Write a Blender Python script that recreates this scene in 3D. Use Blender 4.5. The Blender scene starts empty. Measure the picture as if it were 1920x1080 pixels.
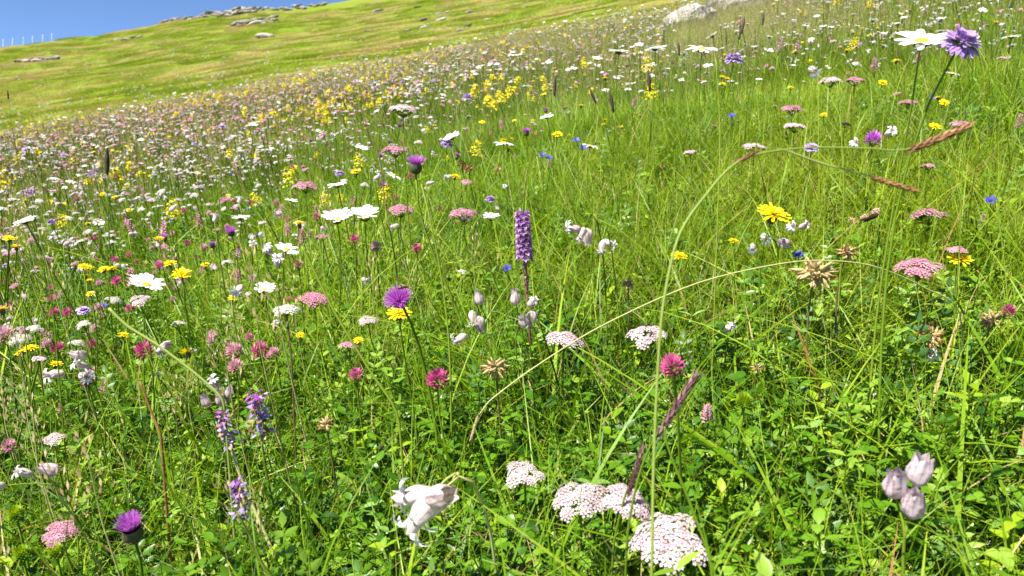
import bpy, math, random
import numpy as np
from mathutils import Vector, Matrix, Quaternion

R_ = math.radians
PI = math.pi
sc = bpy.context.scene
col = sc.collection

# ------------------------------------------------------------------ camera, sky, sun, exposure
EYE = Vector((0.0, 0.0, 0.60))
PITCH = R_(-8.0)
F = 1478.0                                    # focal length in pixels of a 1920 wide frame
cam_d = bpy.data.cameras.new('camera')
cam_d.sensor_width = 36.0
cam_d.lens = 36.0 * F / 1920.0
cam_d.dof.use_dof = True
cam_d.dof.focus_distance = 1.2
cam_d.dof.aperture_fstop = 11.0
cam_d.clip_start = 0.02
cam_d.clip_end = 3000.0
cam = bpy.data.objects.new('camera', cam_d)
col.objects.link(cam)
cam.location = EYE
cam.rotation_euler = (PI / 2 + PITCH, 0, 0)
sc.camera = cam

SUN_EL = R_(58.0)
SUN_AZ = R_(-128.0)                           # compass angle from +Y towards +X: sun behind the viewer's left shoulder
sun_dir = Vector((math.sin(SUN_AZ) * math.cos(SUN_EL), math.cos(SUN_AZ) * math.cos(SUN_EL), math.sin(SUN_EL)))
w = bpy.data.worlds.new('World')
sc.world = w
w.use_nodes = True
nt = w.node_tree
bgn = nt.nodes['Background']
sky = nt.nodes.new('ShaderNodeTexSky')
sky.sky_type = 'NISHITA'
sky.sun_disc = False
sky.sun_elevation = SUN_EL
sky.sun_rotation = SUN_AZ
sky.altitude = 2300.0
sky.air_density = 0.65
sky.dust_density = 0.0
sky.ozone_density = 6.0
nt.links.new(sky.outputs[0], bgn.inputs[0])
bgn.inputs[1].default_value = 0.07
sun_l = bpy.data.lights.new('sun', 'SUN')
sun_l.energy = 4.6
sun_l.angle = R_(0.5)
sun_l.color = (1.0, 0.955, 0.87)
sun_o = bpy.data.objects.new('sun', sun_l)
col.objects.link(sun_o)
sun_o.rotation_euler = (-sun_dir).to_track_quat('-Z', 'Y').to_euler()
sun_o.location = (-3, -3, 20)
sc.view_settings.view_transform = 'Standard'
sc.view_settings.look = 'None'
sc.view_settings.gamma = 1.0
sc.view_settings.use_curve_mapping = False
sc.view_settings.exposure = 1.5
sc.render.engine = 'CYCLES'
sc.cycles.max_bounces = 4
sc.cycles.diffuse_bounces = 3
sc.cycles.glossy_bounces = 1
sc.cycles.transmission_bounces = 2
sc.cycles.transparent_max_bounces = 4
sc.cycles.debug_use_spatial_splits = False
sc.cycles.caustics_reflective = False
sc.cycles.caustics_refractive = False

rng = np.random.default_rng(7)
random.seed(11)
U = random.uniform

# ------------------------------------------------------------------ picture <-> place
CP, SP = math.cos(PITCH), math.sin(PITCH)


def ray(px, py):
    u, v = (px - 960) / F, (540 - py) / F
    return Vector((u, CP - v * SP, SP + v * CP))


def P(px, py, d):
    return EYE + ray(px, py) * d


def project(p):
    """points (N,3) -> px, py, depth"""
    q = np.atleast_2d(np.asarray(p, float)) - np.array(EYE)
    dep = q[:, 1] * CP + q[:, 2] * SP
    up = -q[:, 1] * SP + q[:, 2] * CP
    dd = np.where(np.abs(dep) < 1e-6, 1e-6, dep)
    return 960 + F * q[:, 0] / dd, 540 - F * up / dd, dep


# ------------------------------------------------------------------ the lie of the land
def hash2(ix, iy, s):
    h = (ix.astype(np.int64) * 374761393 + iy.astype(np.int64) * 668265263 + s * 974711) & 0x7fffffff
    h = ((h ^ (h >> 13)) * 1274126177) & 0x7fffffff
    return ((h ^ (h >> 16)) & 0xffff) / 65535.0


def vnoise(x, y, s=0):
    x = np.asarray(x, float); y = np.asarray(y, float)
    ix, iy = np.floor(x), np.floor(y)
    fx, fy = x - ix, y - iy
    fx = fx * fx * (3 - 2 * fx); fy = fy * fy * (3 - 2 * fy)
    a = hash2(ix, iy, s); b = hash2(ix + 1, iy, s); c = hash2(ix, iy + 1, s); d = hash2(ix + 1, iy + 1, s)
    return (a * (1 - fx) + b * fx) * (1 - fy) + (c * (1 - fx) + d * fx) * fy - 0.5


def sstep(a, b, x):
    t = np.clip((x - a) / (b - a), 0, 1)
    return t * t * (3 - 2 * t)


GA, GB = 0.176, 0.186
RIDGE = 132.0


def height(x, y):
    x = np.asarray(x, float); y = np.asarray(y, float)
    r = np.hypot(x, y) + 1e-9
    th = np.degrees(np.arctan2(x, y))
    pl = GA * x + GB * y
    tb = pl / r - 0.03 + 0.0                         # apparent slope of the crest of the near meadow
    front = sstep(-110, -65, th) * (1 - sstep(65, 110, th))
    thc = np.clip(th, -75, 75)
    T = 0.209 + 0.00367 * (thc + 11.8)
    T = T + 0.012 * sstep(-27, -21, th) * (1 - sstep(-19, -13, th)) * 0.6
    g = (r - 24.0) / (RIDGE - 24.0)
    gg = np.where(g < 0, 0, g)
    tan = np.where(g < 1, (tb - 0.006) * (1 - gg ** 0.86) + T * gg ** 0.86, T - (g - 1) * 0.28)
    far = r * tan + EYE.z
    far = np.where(g > 1, np.maximum(far, RIDGE * T + EYE.z - (r - RIDGE) * 0.25), far)
    k = sstep(13.0, 30.0, r)
    z = pl * (1 - k * front) + far * k * front
    amp = 0.03 * np.clip(r / 3.0, 0.25, 1.0) + 0.10 * sstep(10, 60, r)
    z = z + amp * (vnoise(x * 0.9, y * 0.9, 1) + 0.5 * vnoise(x * 2.3, y * 2.3, 2))
    z = z + 0.8 * sstep(28, 70, r) * (vnoise(x * 0.07, y * 0.07, 3) + 0.5 * vnoise(x * 0.16, y * 0.16, 4)) * (1 - 0.75 * sstep(105, 130, r))
    return z


def hz(x, y):
    return float(height(x, y))


def on_ground(px, py, far=140.0, start=0.4):
    """where the line of sight through a photo point meets the ground"""
    d = ray(px, py)
    t = np.geomspace(start, far, 900)
    below = EYE.z + d.z * t < height(d.x * t, d.y * t)
    i = int(np.argmax(below)) if below.any() else len(t) - 1
    return EYE + d * float(t[i])


# ------------------------------------------------------------------ materials
def lin(h):
    return tuple(((c / 255.0) / 12.92 if c / 255.0 <= 0.04045 else ((c / 255.0 + 0.055) / 1.055) ** 2.4) for c in h)


MATS = {}


def mat(name, stops, rough=0.55, transl=0.3, spec=0.3, rnd=0.5, macro=None, bump=0.0, tcol=None):
    m = bpy.data.materials.new(name)
    m.use_nodes = True
    t = m.node_tree
    t.nodes.clear()
    N, L = t.nodes.new, t.links.new
    out = N('ShaderNodeOutputMaterial')
    at = N('ShaderNodeAttribute'); at.attribute_name = 'tint'
    oi = N('ShaderNodeObjectInfo')
    a = N('ShaderNodeMath'); a.operation = 'MULTIPLY_ADD'
    L(oi.outputs['Random'], a.inputs[0]); a.inputs[1].default_value = rnd; a.inputs[2].default_value = -rnd / 2
    b = N('ShaderNodeMath'); b.operation = 'ADD'; b.use_clamp = True
    L(at.outputs['Fac'], b.inputs[0]); L(a.outputs[0], b.inputs[1])
    cr = N('ShaderNodeValToRGB')
    e = cr.color_ramp.elements
    n = len(stops)
    for i, s in enumerate(stops):
        q = e[i] if i < 2 else e.new(1.0)
        q.position = i / (n - 1); q.color = (*s, 1)
    L(b.outputs[0], cr.inputs[0])
    c_out = cr.outputs[0]
    if macro:                                        # (second colour, noise scale, low, high): patches of another growth
        ge = N('ShaderNodeNewGeometry')
        no = N('ShaderNodeTexNoise'); no.inputs['Scale'].default_value = macro[1]; no.inputs['Detail'].default_value = 3
        L(ge.outputs['Position'], no.inputs['Vector'])
        mr = N('ShaderNodeMapRange'); mr.inputs[1].default_value = macro[2]; mr.inputs[2].default_value = macro[3]
        L(no.outputs[0], mr.inputs[0])
        mx = N('ShaderNodeMix'); mx.data_type = 'RGBA'
        L(mr.outputs[0], mx.inputs[0]); L(c_out, mx.inputs[6]); mx.inputs[7].default_value = (*macro[0], 1)
        c_out = mx.outputs[2]
    p = N('ShaderNodeBsdfPrincipled')
    L(c_out, p.inputs['Base Color'])
    p.inputs['Roughness'].default_value = rough
    p.inputs['Specular IOR Level'].default_value = spec
    if transl > 0:
        tr = N('ShaderNodeBsdfTranslucent')
        if tcol:
            m2 = N('ShaderNodeMix'); m2.data_type = 'RGBA'; m2.blend_type = 'MULTIPLY'; m2.inputs[0].default_value = 1
            L(c_out, m2.inputs[6]); m2.inputs[7].default_value = (*tcol, 1)
            L(m2.outputs[2], tr.inputs[0])
        else:
            L(c_out, tr.inputs[0])
        ms = N('ShaderNodeMixShader'); ms.inputs[0].default_value = transl
        L(p.outputs[0], ms.inputs[1]); L(tr.outputs[0], ms.inputs[2])
        L(ms.outputs[0], out.inputs[0])
    else:
        L(p.outputs[0], out.inputs[0])
    MATS[name] = m
    return m


YT = (1.2, 1.15, 0.4)
mat('grass', [(.030, .080, .002), (.092, .195, .003), (.165, .290, .005), (.32, .43, .035)], .45, .36, .22, .6, ((.24, .30, .012), 0.55, .54, .80), tcol=YT)
mat('leaf', [(.020, .068, .003), (.060, .158, .004), (.115, .240, .008), (.25, .37, .045)], .34, .28, .38, .65, tcol=YT)
mat('leaf_glint', [(.11, .22, .03), (.18, .31, .06), (.26, .39, .11)], .42, .25, .35, .4, tcol=YT)  # paler green on a few leaves, painting gloss glints into their colour
mat('leaf_blue', [(.045, .12, .02), (.085, .195, .03), (.14, .26, .045)], .45, .28, .4, .5, tcol=YT)
mat('leaf_lime', [(.13, .25, .004), (.215, .345, .008), (.32, .42, .02)], .42, .36, .3, .5, tcol=YT)
mat('straw', [(.24, .16, .06), (.36, .27, .11), (.45, .36, .17), (.28, .14, .045)], .6, .25, .15, .6)
mat('seedhead', [(.46, .31, .16), (.60, .45, .22), (.66, .52, .28), (.60, .38, .28)], .7, .4, .05, .6)
mat('far_grass', [(.17, .25, .014), (.23, .315, .020), (.275, .335, .034), (.38, .37, .09)], .7, .3, .05, .7, ((.44, .37, .14), 0.16, .45, .62), tcol=(1.15, 1.12, .7))
mat('stem', [(.075, .135, .006), (.14, .225, .012), (.24, .31, .03)], .55, .15, .2, .4)
mat('stem_brown', [(.09, .06, .03), (.15, .11, .05), (.22, .17, .08)], .55, .0, .3, .4)
mat('stem_pale', [(.22, .29, .05), (.44, .44, .15), (.55, .50, .22)], .5, .1, .35, .3)
mat('white_petal', [(.74, .74, .72), (.84, .84, .83), (.86, .86, .84)], .5, .3, .2, .2)
mat('daisy_yellow', [(.55, .32, .01), (.75, .50, .015)], .7, .0, .2, .2)
mat('yellow_petal', [(.78, .52, .0), (.85, .66, .005), (.85, .72, .02)], .5, .25, .2, .4)
mat('yellow_plume', [(.66, .50, .01), (.80, .64, .01), (.85, .72, .03)], .6, .3, .2, .6)
mat('pink_floret', [(.58, .38, .43), (.67, .49, .54), (.71, .56, .59), (.78, .68, .68)], .65, .3, .1, .6)
mat('rose_floret', [(.47, .18, .26), (.60, .29, .38), (.70, .44, .51)], .65, .3, .1, .6)
mat('white_floret', [(.58, .54, .45), (.72, .69, .62), (.78, .77, .72)], .65, .3, .1, .4)
mat('thistle_floret', [(.26, .02, .29), (.46, .06, .50), (.68, .26, .72)], .5, .32, .2, .25)
mat('involucre', [(.03, .035, .015), (.07, .08, .03), (.14, .10, .07)], .6, .0, .3, .3)
mat('scabious_petal', [(.34, .20, .50), (.48, .32, .64), (.64, .50, .74)], .6, .32, .1, .35)
mat('scabious_centre', [(.42, .22, .44), (.58, .36, .58)], .6, .2, .1, .3)
mat('calyx', [(.76, .70, .65), (.68, .59, .56), (.40, .24, .25)], .65, .42, .12, .3)
mat('calyx_mauve', [(.72, .62, .63), (.64, .51, .55), (.36, .21, .26)], .65, .42, .12, .15)
mat('magenta', [(.28, .01, .10), (.46, .04, .19), (.60, .16, .33)], .55, .3, .15, .4)
mat('pink_spike', [(.39, .13, .20), (.54, .25, .33), (.64, .41, .47)], .6, .3, .1, .5)
mat('orchid', [(.13, .03, .12), (.28, .09, .34), (.44, .20, .52), (.62, .42, .68)], .5, .25, .25, .1)
mat('withered', [(.13, .06, .05), (.28, .16, .10), (.45, .32, .22)], .7, .1, .15, .3)
mat('lavender', [(.23, .18, .38), (.38, .31, .53), (.55, .43, .56)], .6, .25, .1, .4)
mat('blue_petal', [(.035, .03, .24), (.07, .065, .36), (.16, .16, .48)], .5, .25, .15, .5)
mat('plantain', [(.035, .028, .022), (.09, .065, .05), (.20, .14, .10)], .75, .0, .15, .4)
mat('plum_spike', [(.09, .04, .045), (.19, .09, .10), (.36, .22, .20)], .55, .1, .3, .2)
mat('brown_spike', [(.10, .035, .012), (.22, .08, .03), (.38, .20, .08)], .55, .1, .3, .2)
mat('papery', [(.28, .13, .035), (.48, .32, .14), (.60, .49, .28), (.52, .41, .19)], .65, .35, .12, .6)
mat('insect_body', [(.02, .015, .01), (.05, .03, .015), (.40, .22, .05)], .5, .0, .4, .0)
mat('butterfly_wing', [(.035, .022, .015), (.11, .06, .035), (.40, .27, .19), (.62, .52, .42)], .6, .1, .2, .0)
mat('insect_wing', [(.4, .4, .38), (.6, .6, .58)], .3, .5, .4, .0)
mat('post_paint', [(.62, .62, .60), (.78, .78, .76)], .6, .0, .3, .3)


def rock_mat(name, c1, c2, c3):
    m = bpy.data.materials.new(name)
    m.use_nodes = True
    t = m.node_tree
    N, L = t.nodes.new, t.links.new
    p = t.nodes['Principled BSDF']
    tc = N('ShaderNodeTexCoord')
    n1 = N('ShaderNodeTexNoise'); n1.inputs['Scale'].default_value = 2.2; n1.inputs['Detail'].default_value = 8
    n1.inputs['Roughness'].default_value = .7
    L(tc.outputs['Object'], n1.inputs['Vector'])
    cr = N('ShaderNodeValToRGB')
    e = cr.color_ramp.elements
    e[0].position, e[0].color = .32, (*c1, 1)
    e[1].position, e[1].color = .70, (*c3, 1)
    q = e.new(.5); q.color = (*c2, 1)
    L(n1.outputs[0], cr.inputs[0])
    L(cr.outputs[0], p.inputs['Base Color'])
    p.inputs['Roughness'].default_value = .9
    p.inputs['Specular IOR Level'].default_value = .15
    bp = N('ShaderNodeBump'); bp.inputs['Strength'].default_value = .6; bp.inputs['Distance'].default_value = .08
    n2 = N('ShaderNodeTexNoise'); n2.inputs['Scale'].default_value = 9; n2.inputs['Detail'].default_value = 6
    L(tc.outputs['Object'], n2.inputs['Vector'])
    L(n2.outputs[0], bp.inputs['Height']); L(bp.outputs[0], p.inputs['Normal'])
    MATS[name] = m


rock_mat('rock_grey', (.07, .06, .05), (.19, .165, .14), (.33, .30, .26))
rock_mat('rock_pale', (.20, .18, .15), (.36, .325, .28), (.52, .48, .43))


def ground_mat():
    m = bpy.data.materials.new('meadow_soil')
    m.use_nodes = True
    t = m.node_tree
    N, L = t.nodes.new, t.links.new
    p = t.nodes['Principled BSDF']
    ge = N('ShaderNodeNewGeometry')

    def noise(s, d=5):
        n = N('ShaderNodeTexNoise'); n.inputs['Scale'].default_value = s; n.inputs['Detail'].default_value = d
        L(ge.outputs['Position'], n.inputs['Vector'])
        return n.outputs[0]

    def ramp(src, st):
        cr = N('ShaderNodeValToRGB'); e = cr.color_ramp.elements
        for i, (pos, c) in enumerate(st):
            q = e[i] if i < 2 else e.new(1)
            q.position = pos; q.color = (*c, 1)
        L(src, cr.inputs[0])
        return cr.outputs[0]
    near = ramp(noise(22), [(.3, (.03, .045, .008)), (.5, (.055, .09, .010)), (.72, (.10, .12, .025))])
    fara = ramp(noise(.16, 8), [(.30, (.12, .18, .013)), (.48, (.15, .205, .018)), (.58, (.18, .21, .03)), (.72, (.24, .21, .07))])
    farb = ramp(noise(2.6, 6), [(.3, (.08, .13, .010)), (.6, (.145, .19, .022))])
    mx = N('ShaderNodeMix'); mx.data_type = 'RGBA'; mx.inputs[0].default_value = .4
    L(fara, mx.inputs[6]); L(farb, mx.inputs[7])
    ln = N('ShaderNodeVectorMath'); ln.operation = 'LENGTH'
    L(ge.outputs['Position'], ln.inputs[0])
    mr = N('ShaderNodeMapRange'); mr.inputs[1].default_value = 6; mr.inputs[2].default_value = 22
    L(ln.outputs['Value'], mr.inputs[0])
    m2 = N('ShaderNodeMix'); m2.data_type = 'RGBA'
    L(mr.outputs[0], m2.inputs[0]); L(near, m2.inputs[6]); L(mx.outputs[2], m2.inputs[7])
    L(m2.outputs[2], p.inputs['Base Color'])
    p.inputs['Roughness'].default_value = .95
    p.inputs['Specular IOR Level'].default_value = .05
    bp = N('ShaderNodeBump'); bp.inputs['Strength'].default_value = .7; bp.inputs['Distance'].default_value = .1
    L(noise(5, 8), bp.inputs['Height']); L(bp.outputs[0], p.inputs['Normal'])
    MATS['meadow_soil'] = m


ground_mat()


# ------------------------------------------------------------------ mesh helpers
class M:
    """collects geometry: vertices, faces, a material per face and a tint per vertex"""

    def __init__(s):
        s.v, s.f, s.m, s.t = [], [], [], []

    def grid(s, rows, mt, tint):
        """rows of equal length -> quads; tint a number or one per row"""
        n = len(rows[0]); b = len(s.v)
        for i, r in enumerate(rows):
            tv = tint[i] if isinstance(tint, (list, tuple)) else tint
            for p in r:
                s.v.append(tuple(p)); s.t.append(tv)
        for i in range(len(rows) - 1):
            for j in range(n - 1):
                a = b + i * n + j
                s.f.append((a, a + 1, a + n + 1, a + n)); s.m.append(mt)

    def tube(s, pts, rad, mt, tint=.5, k=5, cap=True):
        pts = [Vector(p) for p in pts]
        n = len(pts); b = len(s.v)
        prev = None
        for i, p in enumerate(pts):
            d = (pts[min(i + 1, n - 1)] - pts[max(i - 1, 0)])
            d = d.normalized() if d.length > 1e-9 else Vector((0, 0, 1))
            x = prev if prev is not None else (Vector((1, 0, 0)) if abs(d.x) < .8 else Vector((0, 1, 0)))
            x = (x - d * x.dot(d)).normalized(); prev = x
            y = d.cross(x)
            r = rad[i] if isinstance(rad, (list, tuple)) else rad
            tv = tint[i] if isinstance(tint, (list, tuple)) else tint
            for q in range(k):
                a = 2 * PI * q / k
                s.v.append(tuple(p + x * (r * math.cos(a)) + y * (r * math.sin(a)))); s.t.append(tv)
        for i in range(n - 1):
            for q in range(k):
                a = b + i * k + q; c = b + i * k + (q + 1) % k
                s.f.append((a, c, c + k, a + k)); s.m.append(mt)
        if cap:
            s.f.append(tuple(range(b + (n - 1) * k, b + n * k))); s.m.append(mt)

    def lathe(s, prof, mt, k=12, tint=.5, jit=0.0, teeth=None):
        """profile of (r, z) round the z axis; tint number, per-row list, or function(row, seg)"""
        b = len(s.v)
        for i, (r, z) in enumerate(prof):
            for q in range(k):
                a = 2 * PI * q / k
                rr = r * (1 + U(-jit, jit)); zz = z
                if teeth and i == len(prof) - 1 and (q % teeth[0]) == 0:
                    zz += teeth[1]
                s.v.append((rr * math.cos(a), rr * math.sin(a), zz))
                s.t.append(tint(i, q) if callable(tint) else (tint[i] if isinstance(tint, (list, tuple)) else tint))
        for i in range(len(prof) - 1):
            for q in range(k):
                a = b + i * k + q; c = b + i * k + (q + 1) % k
                s.f.append((a, c, c + k, a + k)); s.m.append(mt)

    def blob(s, c, rx, rz, mt, tint=.5, k=6, rows=4, jit=.08):
        pr = []
        b = len(s.v)
        c = Vector(c)
        for i in range(rows + 1):
            a = PI * i / rows
            r = max(math.sin(a), .02) * rx; z = -math.cos(a) * rz
            for q in range(k):
                an = 2 * PI * (q + .5 * (i % 2)) / k
                j = 1 + U(-jit, jit)
                s.v.append((c.x + r * j * math.cos(an), c.y + r * j * math.sin(an), c.z + z)); s.t.append(tint)
        for i in range(rows):
            for q in range(k):
                a = b + i * k + q; d = b + i * k + (q + 1) % k
                s.f.append((a, d, d + k, a + k)); s.m.append(mt)

    def blade(s, base, az, L, wd, lean, bend, mt, tint=.5, n=4, fold=0.0, twist=0.0):
        """a tapering strip that leans and bends over in direction az"""
        base = Vector(base)
        h = Vector((math.cos(az), math.sin(az), 0)); sd0 = Vector((-math.sin(az), math.cos(az), 0))
        p = base.copy(); ang = lean; rows = []; st = L / n
        for i in range(n + 1):
            u = i / n
            wv = wd * .5 * (1 - u ** 1.8) * (1 if u > 0 else .75) + wd * .02
            d = h * math.sin(ang) + Vector((0, 0, math.cos(ang)))
            tw = twist * u
            sd = sd0 * math.cos(tw) + d.cross(sd0) * math.sin(tw)
            rows.append((p - sd * wv, p + sd * wv))
            p = p + d * st; ang += bend / n
        s.grid(rows, mt, tint)

    def leaf(s, base, d, nrm, L, wd, mt, tint=.5, n=5, curl=.3, fold=.25, point=1.0, tip=None):
        """an ovate leaf with a folded midrib"""
        base = Vector(base); d = Vector(d).normalized()
        nrm = Vector(nrm); nrm = (nrm - d * nrm.dot(d))
        nrm = nrm.normalized() if nrm.length > 1e-6 else Vector((0, 0, 1))
        sd = d.cross(nrm)
        rows = []; p = base.copy(); ang = 0.0
        for i in range(n + 1):
            u = i / n
            wv = wd * .5 * (math.sin(PI * min(1, u ** .75 * .97 + .03)) ** point + .03)
            if tip is not None and i == n:
                wv = wd * .5 * tip
            dd = d * math.cos(ang) - nrm * math.sin(ang); nn = nrm * math.cos(ang) + d * math.sin(ang)
            rows.append((p - sd * wv + nn * (wv * fold), p, p + sd * wv + nn * (wv * fold)))
            p = p + dd * (L / n); ang += curl / n
        s.grid(rows, mt, tint)

    def add(s, o, mx=None, mmap=None, dt=0.0):
        b = len(s.v)
        if mx is None:
            s.v += o.v
        else:
            s.v += [tuple(mx @ Vector(p)) for p in o.v]
        s.t += [x + dt for x in o.t]
        s.f += [tuple(i + b for i in f) for f in o.f]
        s.m += o.m
        return s

    def mesh(s, name):
        me = bpy.data.meshes.new(name)
        me.from_pydata(s.v, [], s.f)
        names = sorted(set(s.m))
        for n in names:
            me.materials.append(MATS[n])
        ix = {n: i for i, n in enumerate(names)}
        me.polygons.foreach_set('material_index', [ix[x] for x in s.m])
        at = me.attributes.new('tint', 'FLOAT', 'POINT')
        at.data.foreach_set('value', np.clip(np.array(s.t, dtype=np.float32), 0, 1))
        me.polygons.foreach_set('use_smooth', [True] * len(s.f))
        me.update()
        return me


def tag(o, label=None, cat=None, group=None, kind=None):
    if label: o['label'] = label
    if cat: o['category'] = cat
    if group: o['group'] = group
    if kind: o['kind'] = kind
    return o


def obj(name, me, parent=None, mx=None):
    o = bpy.data.objects.new(name, me)
    col.objects.link(o)
    if parent: o.parent = parent
    if mx is not None: o.matrix_local = mx
    return o


def empty(name, loc):
    o = bpy.data.objects.new(name, None)
    o.empty_display_size = .02
    col.objects.link(o)
    o.location = loc
    return o


def frame(axis, roll=0.0):
    q = Vector((0, 0, 1)).rotation_difference(Vector(axis).normalized())
    return q.to_matrix().to_4x4() @ Matrix.Rotation(roll, 4, 'Z')


def place(p, axis=(0, 0, 1), roll=0.0, s=1.0):
    return Matrix.Translation(p) @ frame(axis, roll) @ Matrix.Scale(s, 4)


RZ = lambda a: Matrix.Rotation(a, 4, 'Z')
RX = lambda a: Matrix.Rotation(a, 4, 'X')
RY = lambda a: Matrix.Rotation(a, 4, 'Y')
T_ = Matrix.Translation

# ------------------------------------------------------------------ ground
def build_ground():
    rr = [0.0] + list(np.geomspace(.12, 150, 250)) + [160, 175, 195, 230, 290, 400, 600, 900]
    fr = np.radians(np.linspace(-52, 52, 261))
    bk = np.radians(np.linspace(52, 308, 100))[1:-1]
    th = np.concatenate([fr, bk])
    n = len(th)
    xs = np.outer(rr[1:], np.sin(th)); ys = np.outer(rr[1:], np.cos(th))
    zs = height(xs, ys)
    v = np.vstack([[[0, 0, hz(0, 0)]], np.stack([xs.ravel(), ys.ravel(), zs.ravel()], 1)])
    f = []
    for j in range(n):
        f.append((0, 1 + (j + 1) % n, 1 + j))
    for i in range(len(rr) - 2):
        for j in range(n):
            a = 1 + i * n + j; b = 1 + i * n + (j + 1) % n
            f.append((a, b, b + n, a + n))
    me = bpy.data.meshes.new('ground')
    me.from_pydata(v.tolist(), [], f)
    me.materials.append(MATS['meadow_soil'])
    me.polygons.foreach_set('use_smooth', [True] * len(f))
    me.flip_normals()
    me.update()
    tag(obj('ground', me), 'sloping alpine meadow ground rising to a grassy ridge', 'ground', kind='structure')


build_ground()

# ------------------------------------------------------------------ scattering (stuff) by geometry nodes
def scatter(name, label, cat, protos, pts, rot, scl, idx):
    """one object that sets copies of the proto meshes on points"""
    coll = bpy.data.collections.new(name + '_source')
    for i, me in enumerate(protos):
        coll.objects.link(bpy.data.objects.new('%s_source_%02d' % (name, i), me))
    me = bpy.data.meshes.new(name)
    n = len(pts)
    me.vertices.add(n)
    me.vertices.foreach_set('co', np.asarray(pts, np.float32).ravel())
    a = me.attributes.new('rot', 'FLOAT_VECTOR', 'POINT'); a.data.foreach_set('vector', np.asarray(rot, np.float32).ravel())
    a = me.attributes.new('scl', 'FLOAT', 'POINT'); a.data.foreach_set('value', np.asarray(scl, np.float32))
    a = me.attributes.new('idx', 'INT', 'POINT'); a.data.foreach_set('value', np.asarray(idx, np.int32))
    o = obj(name, me)
    g = bpy.data.node_groups.new(name, 'GeometryNodeTree')
    g.interface.new_socket('Geometry', in_out='INPUT', socket_type='NodeSocketGeometry')
    g.interface.new_socket('Geometry', in_out='OUTPUT', socket_type='NodeSocketGeometry')
    N, L = g.nodes.new, g.links.new
    gi, go = N('NodeGroupInput'), N('NodeGroupOutput')
    ci = N('GeometryNodeCollectionInfo'); ci.inputs['Collection'].default_value = coll
    ci.inputs['Separate Children'].default_value = True; ci.inputs['Reset Children'].default_value = True
    ip = N('GeometryNodeInstanceOnPoints'); ip.inputs['Pick Instance'].default_value = True

    def at(nm, ty):
        q = N('GeometryNodeInputNamedAttribute'); q.data_type = ty; q.inputs['Name'].default_value = nm
        return q.outputs['Attribute']
    er = N('FunctionNodeEulerToRotation')
    L(at('rot', 'FLOAT_VECTOR'), er.inputs[0])
    L(gi.outputs[0], ip.inputs['Points']); L(ci.outputs[0], ip.inputs['Instance'])
    L(at('idx', 'INT'), ip.inputs['Instance Index']); L(er.outputs[0], ip.inputs['Rotation'])
    L(at('scl', 'FLOAT'), ip.inputs['Scale'])
    L(ip.outputs[0], go.inputs[0])
    md = o.modifiers.new('scatter', 'NODES'); md.node_group = g
    tag(o, label, cat, kind='stuff')
    return o


def ring_points(n, r0, r1, az=52, power=1.0):
    """n points over a sector, by area when power is 1, thicker near by when power is below 1"""
    u = rng.random(n)
    e = 2.0 * power
    r = (r0 ** e + u * (r1 ** e - r0 ** e)) ** (1 / e)
    th = np.radians(rng.uniform(-az, az, n))
    x, y = r * np.sin(th), r * np.cos(th)
    return x, y


def rots(n, tilt=.15):
    return np.stack([rng.normal(0, tilt, n), rng.normal(0, tilt, n), rng.uniform(0, 6.283, n)], 1)


# ---- ground cover clumps
def tuft(n, rad, L0, L1, w0, w1, mt='grass', lean=(.05, .6), bend=(.2, 1.3), seg=4, dry=.06):
    m = M()
    for i in range(n):
        a = U(0, 6.28); r = rad * math.sqrt(U(0, 1))
        dr = random.random() < dry
        m.blade((r * math.cos(a), r * math.sin(a), -.01), a + U(-1, 1), U(L0, L1), U(w0, w1), U(*lean), U(*bend),
                'straw' if dr else mt, U(.05, .95), seg, twist=U(-.8, .8))
    return m


def clover(n, rad):
    m = M()
    for i in range(n):
        a = U(0, 6.28); r = rad * math.sqrt(U(0, 1)); h = U(.03, .10)
        b = Vector((r * math.cos(a) * .5, r * math.sin(a) * .5, -.005)); t = Vector((r * math.cos(a), r * math.sin(a), h))
        ti = U(.1, .9)
        m.blade(b, a, (t - b).length, .0012, math.atan2(r * .5, h), .1, 'leaf', ti, 2)
        nr = Vector((U(-.5, .5), U(-.5, .5), 1))
        s = U(.006, .0125)
        for k in range(3):
            aa = a + k * 2.1 + U(-.2, .2)
            m.leaf(t, (math.cos(aa), math.sin(aa), U(-.1, .3)), nr, s, s * .8, 'leaf', ti + U(-.1, .1), 4, .4, .2)
    return m


def vetch(n, rad, mt='leaf'):
    m = M()
    for i in range(n):
        a = U(0, 6.28); L = U(.05, .11); el = U(.3, 1.1)
        b = Vector((U(-1, 1) * rad * .5, U(-1, 1) * rad * .5, U(0, .05)))
        d = Vector((math.cos(a) * math.cos(el), math.sin(a) * math.cos(el), math.sin(el)))
        ti = U(.1, .9)
        sd = Vector((-math.sin(a), math.cos(a), 0)); nr = d.cross(sd) * -1
        m.tube([b, b + d * L], [.0009, .0005], 'stem', .5, 3, False)
        for k in range(7):
            p = b + d * (L * (k + 1) / 7.5)
            for s in (-1, 1):
                m.leaf(p, sd * s + d * .45 + Vector((0, 0, U(-.2, .2))), nr, U(.008, .014), U(.004, .0065), mt, ti + U(-.1, .1), 3, .3, .2)
        m.leaf(b + d * L, d, nr, .012, .006, mt, ti, 3)
    return m


def rosette(n, L0, L1, w0, w1, mt='leaf', el=(.25, 1.0), point=1.0):
    m = M()
    for i in range(n):
        a = i * 2.4 + U(-.4, .4); e = U(*el)
        d = Vector((math.cos(a) * math.cos(e), math.sin(a) * math.cos(e), math.sin(e)))
        m.leaf((0, 0, 0), d, Vector((0, 0, 1)) + Vector((U(-.4, .4), U(-.4, .4), 0)), U(L0, L1), U(w0, w1), mt, U(.1, .95), 6, U(.3, 1.3), U(.1, .4), point)
    return m


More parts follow.
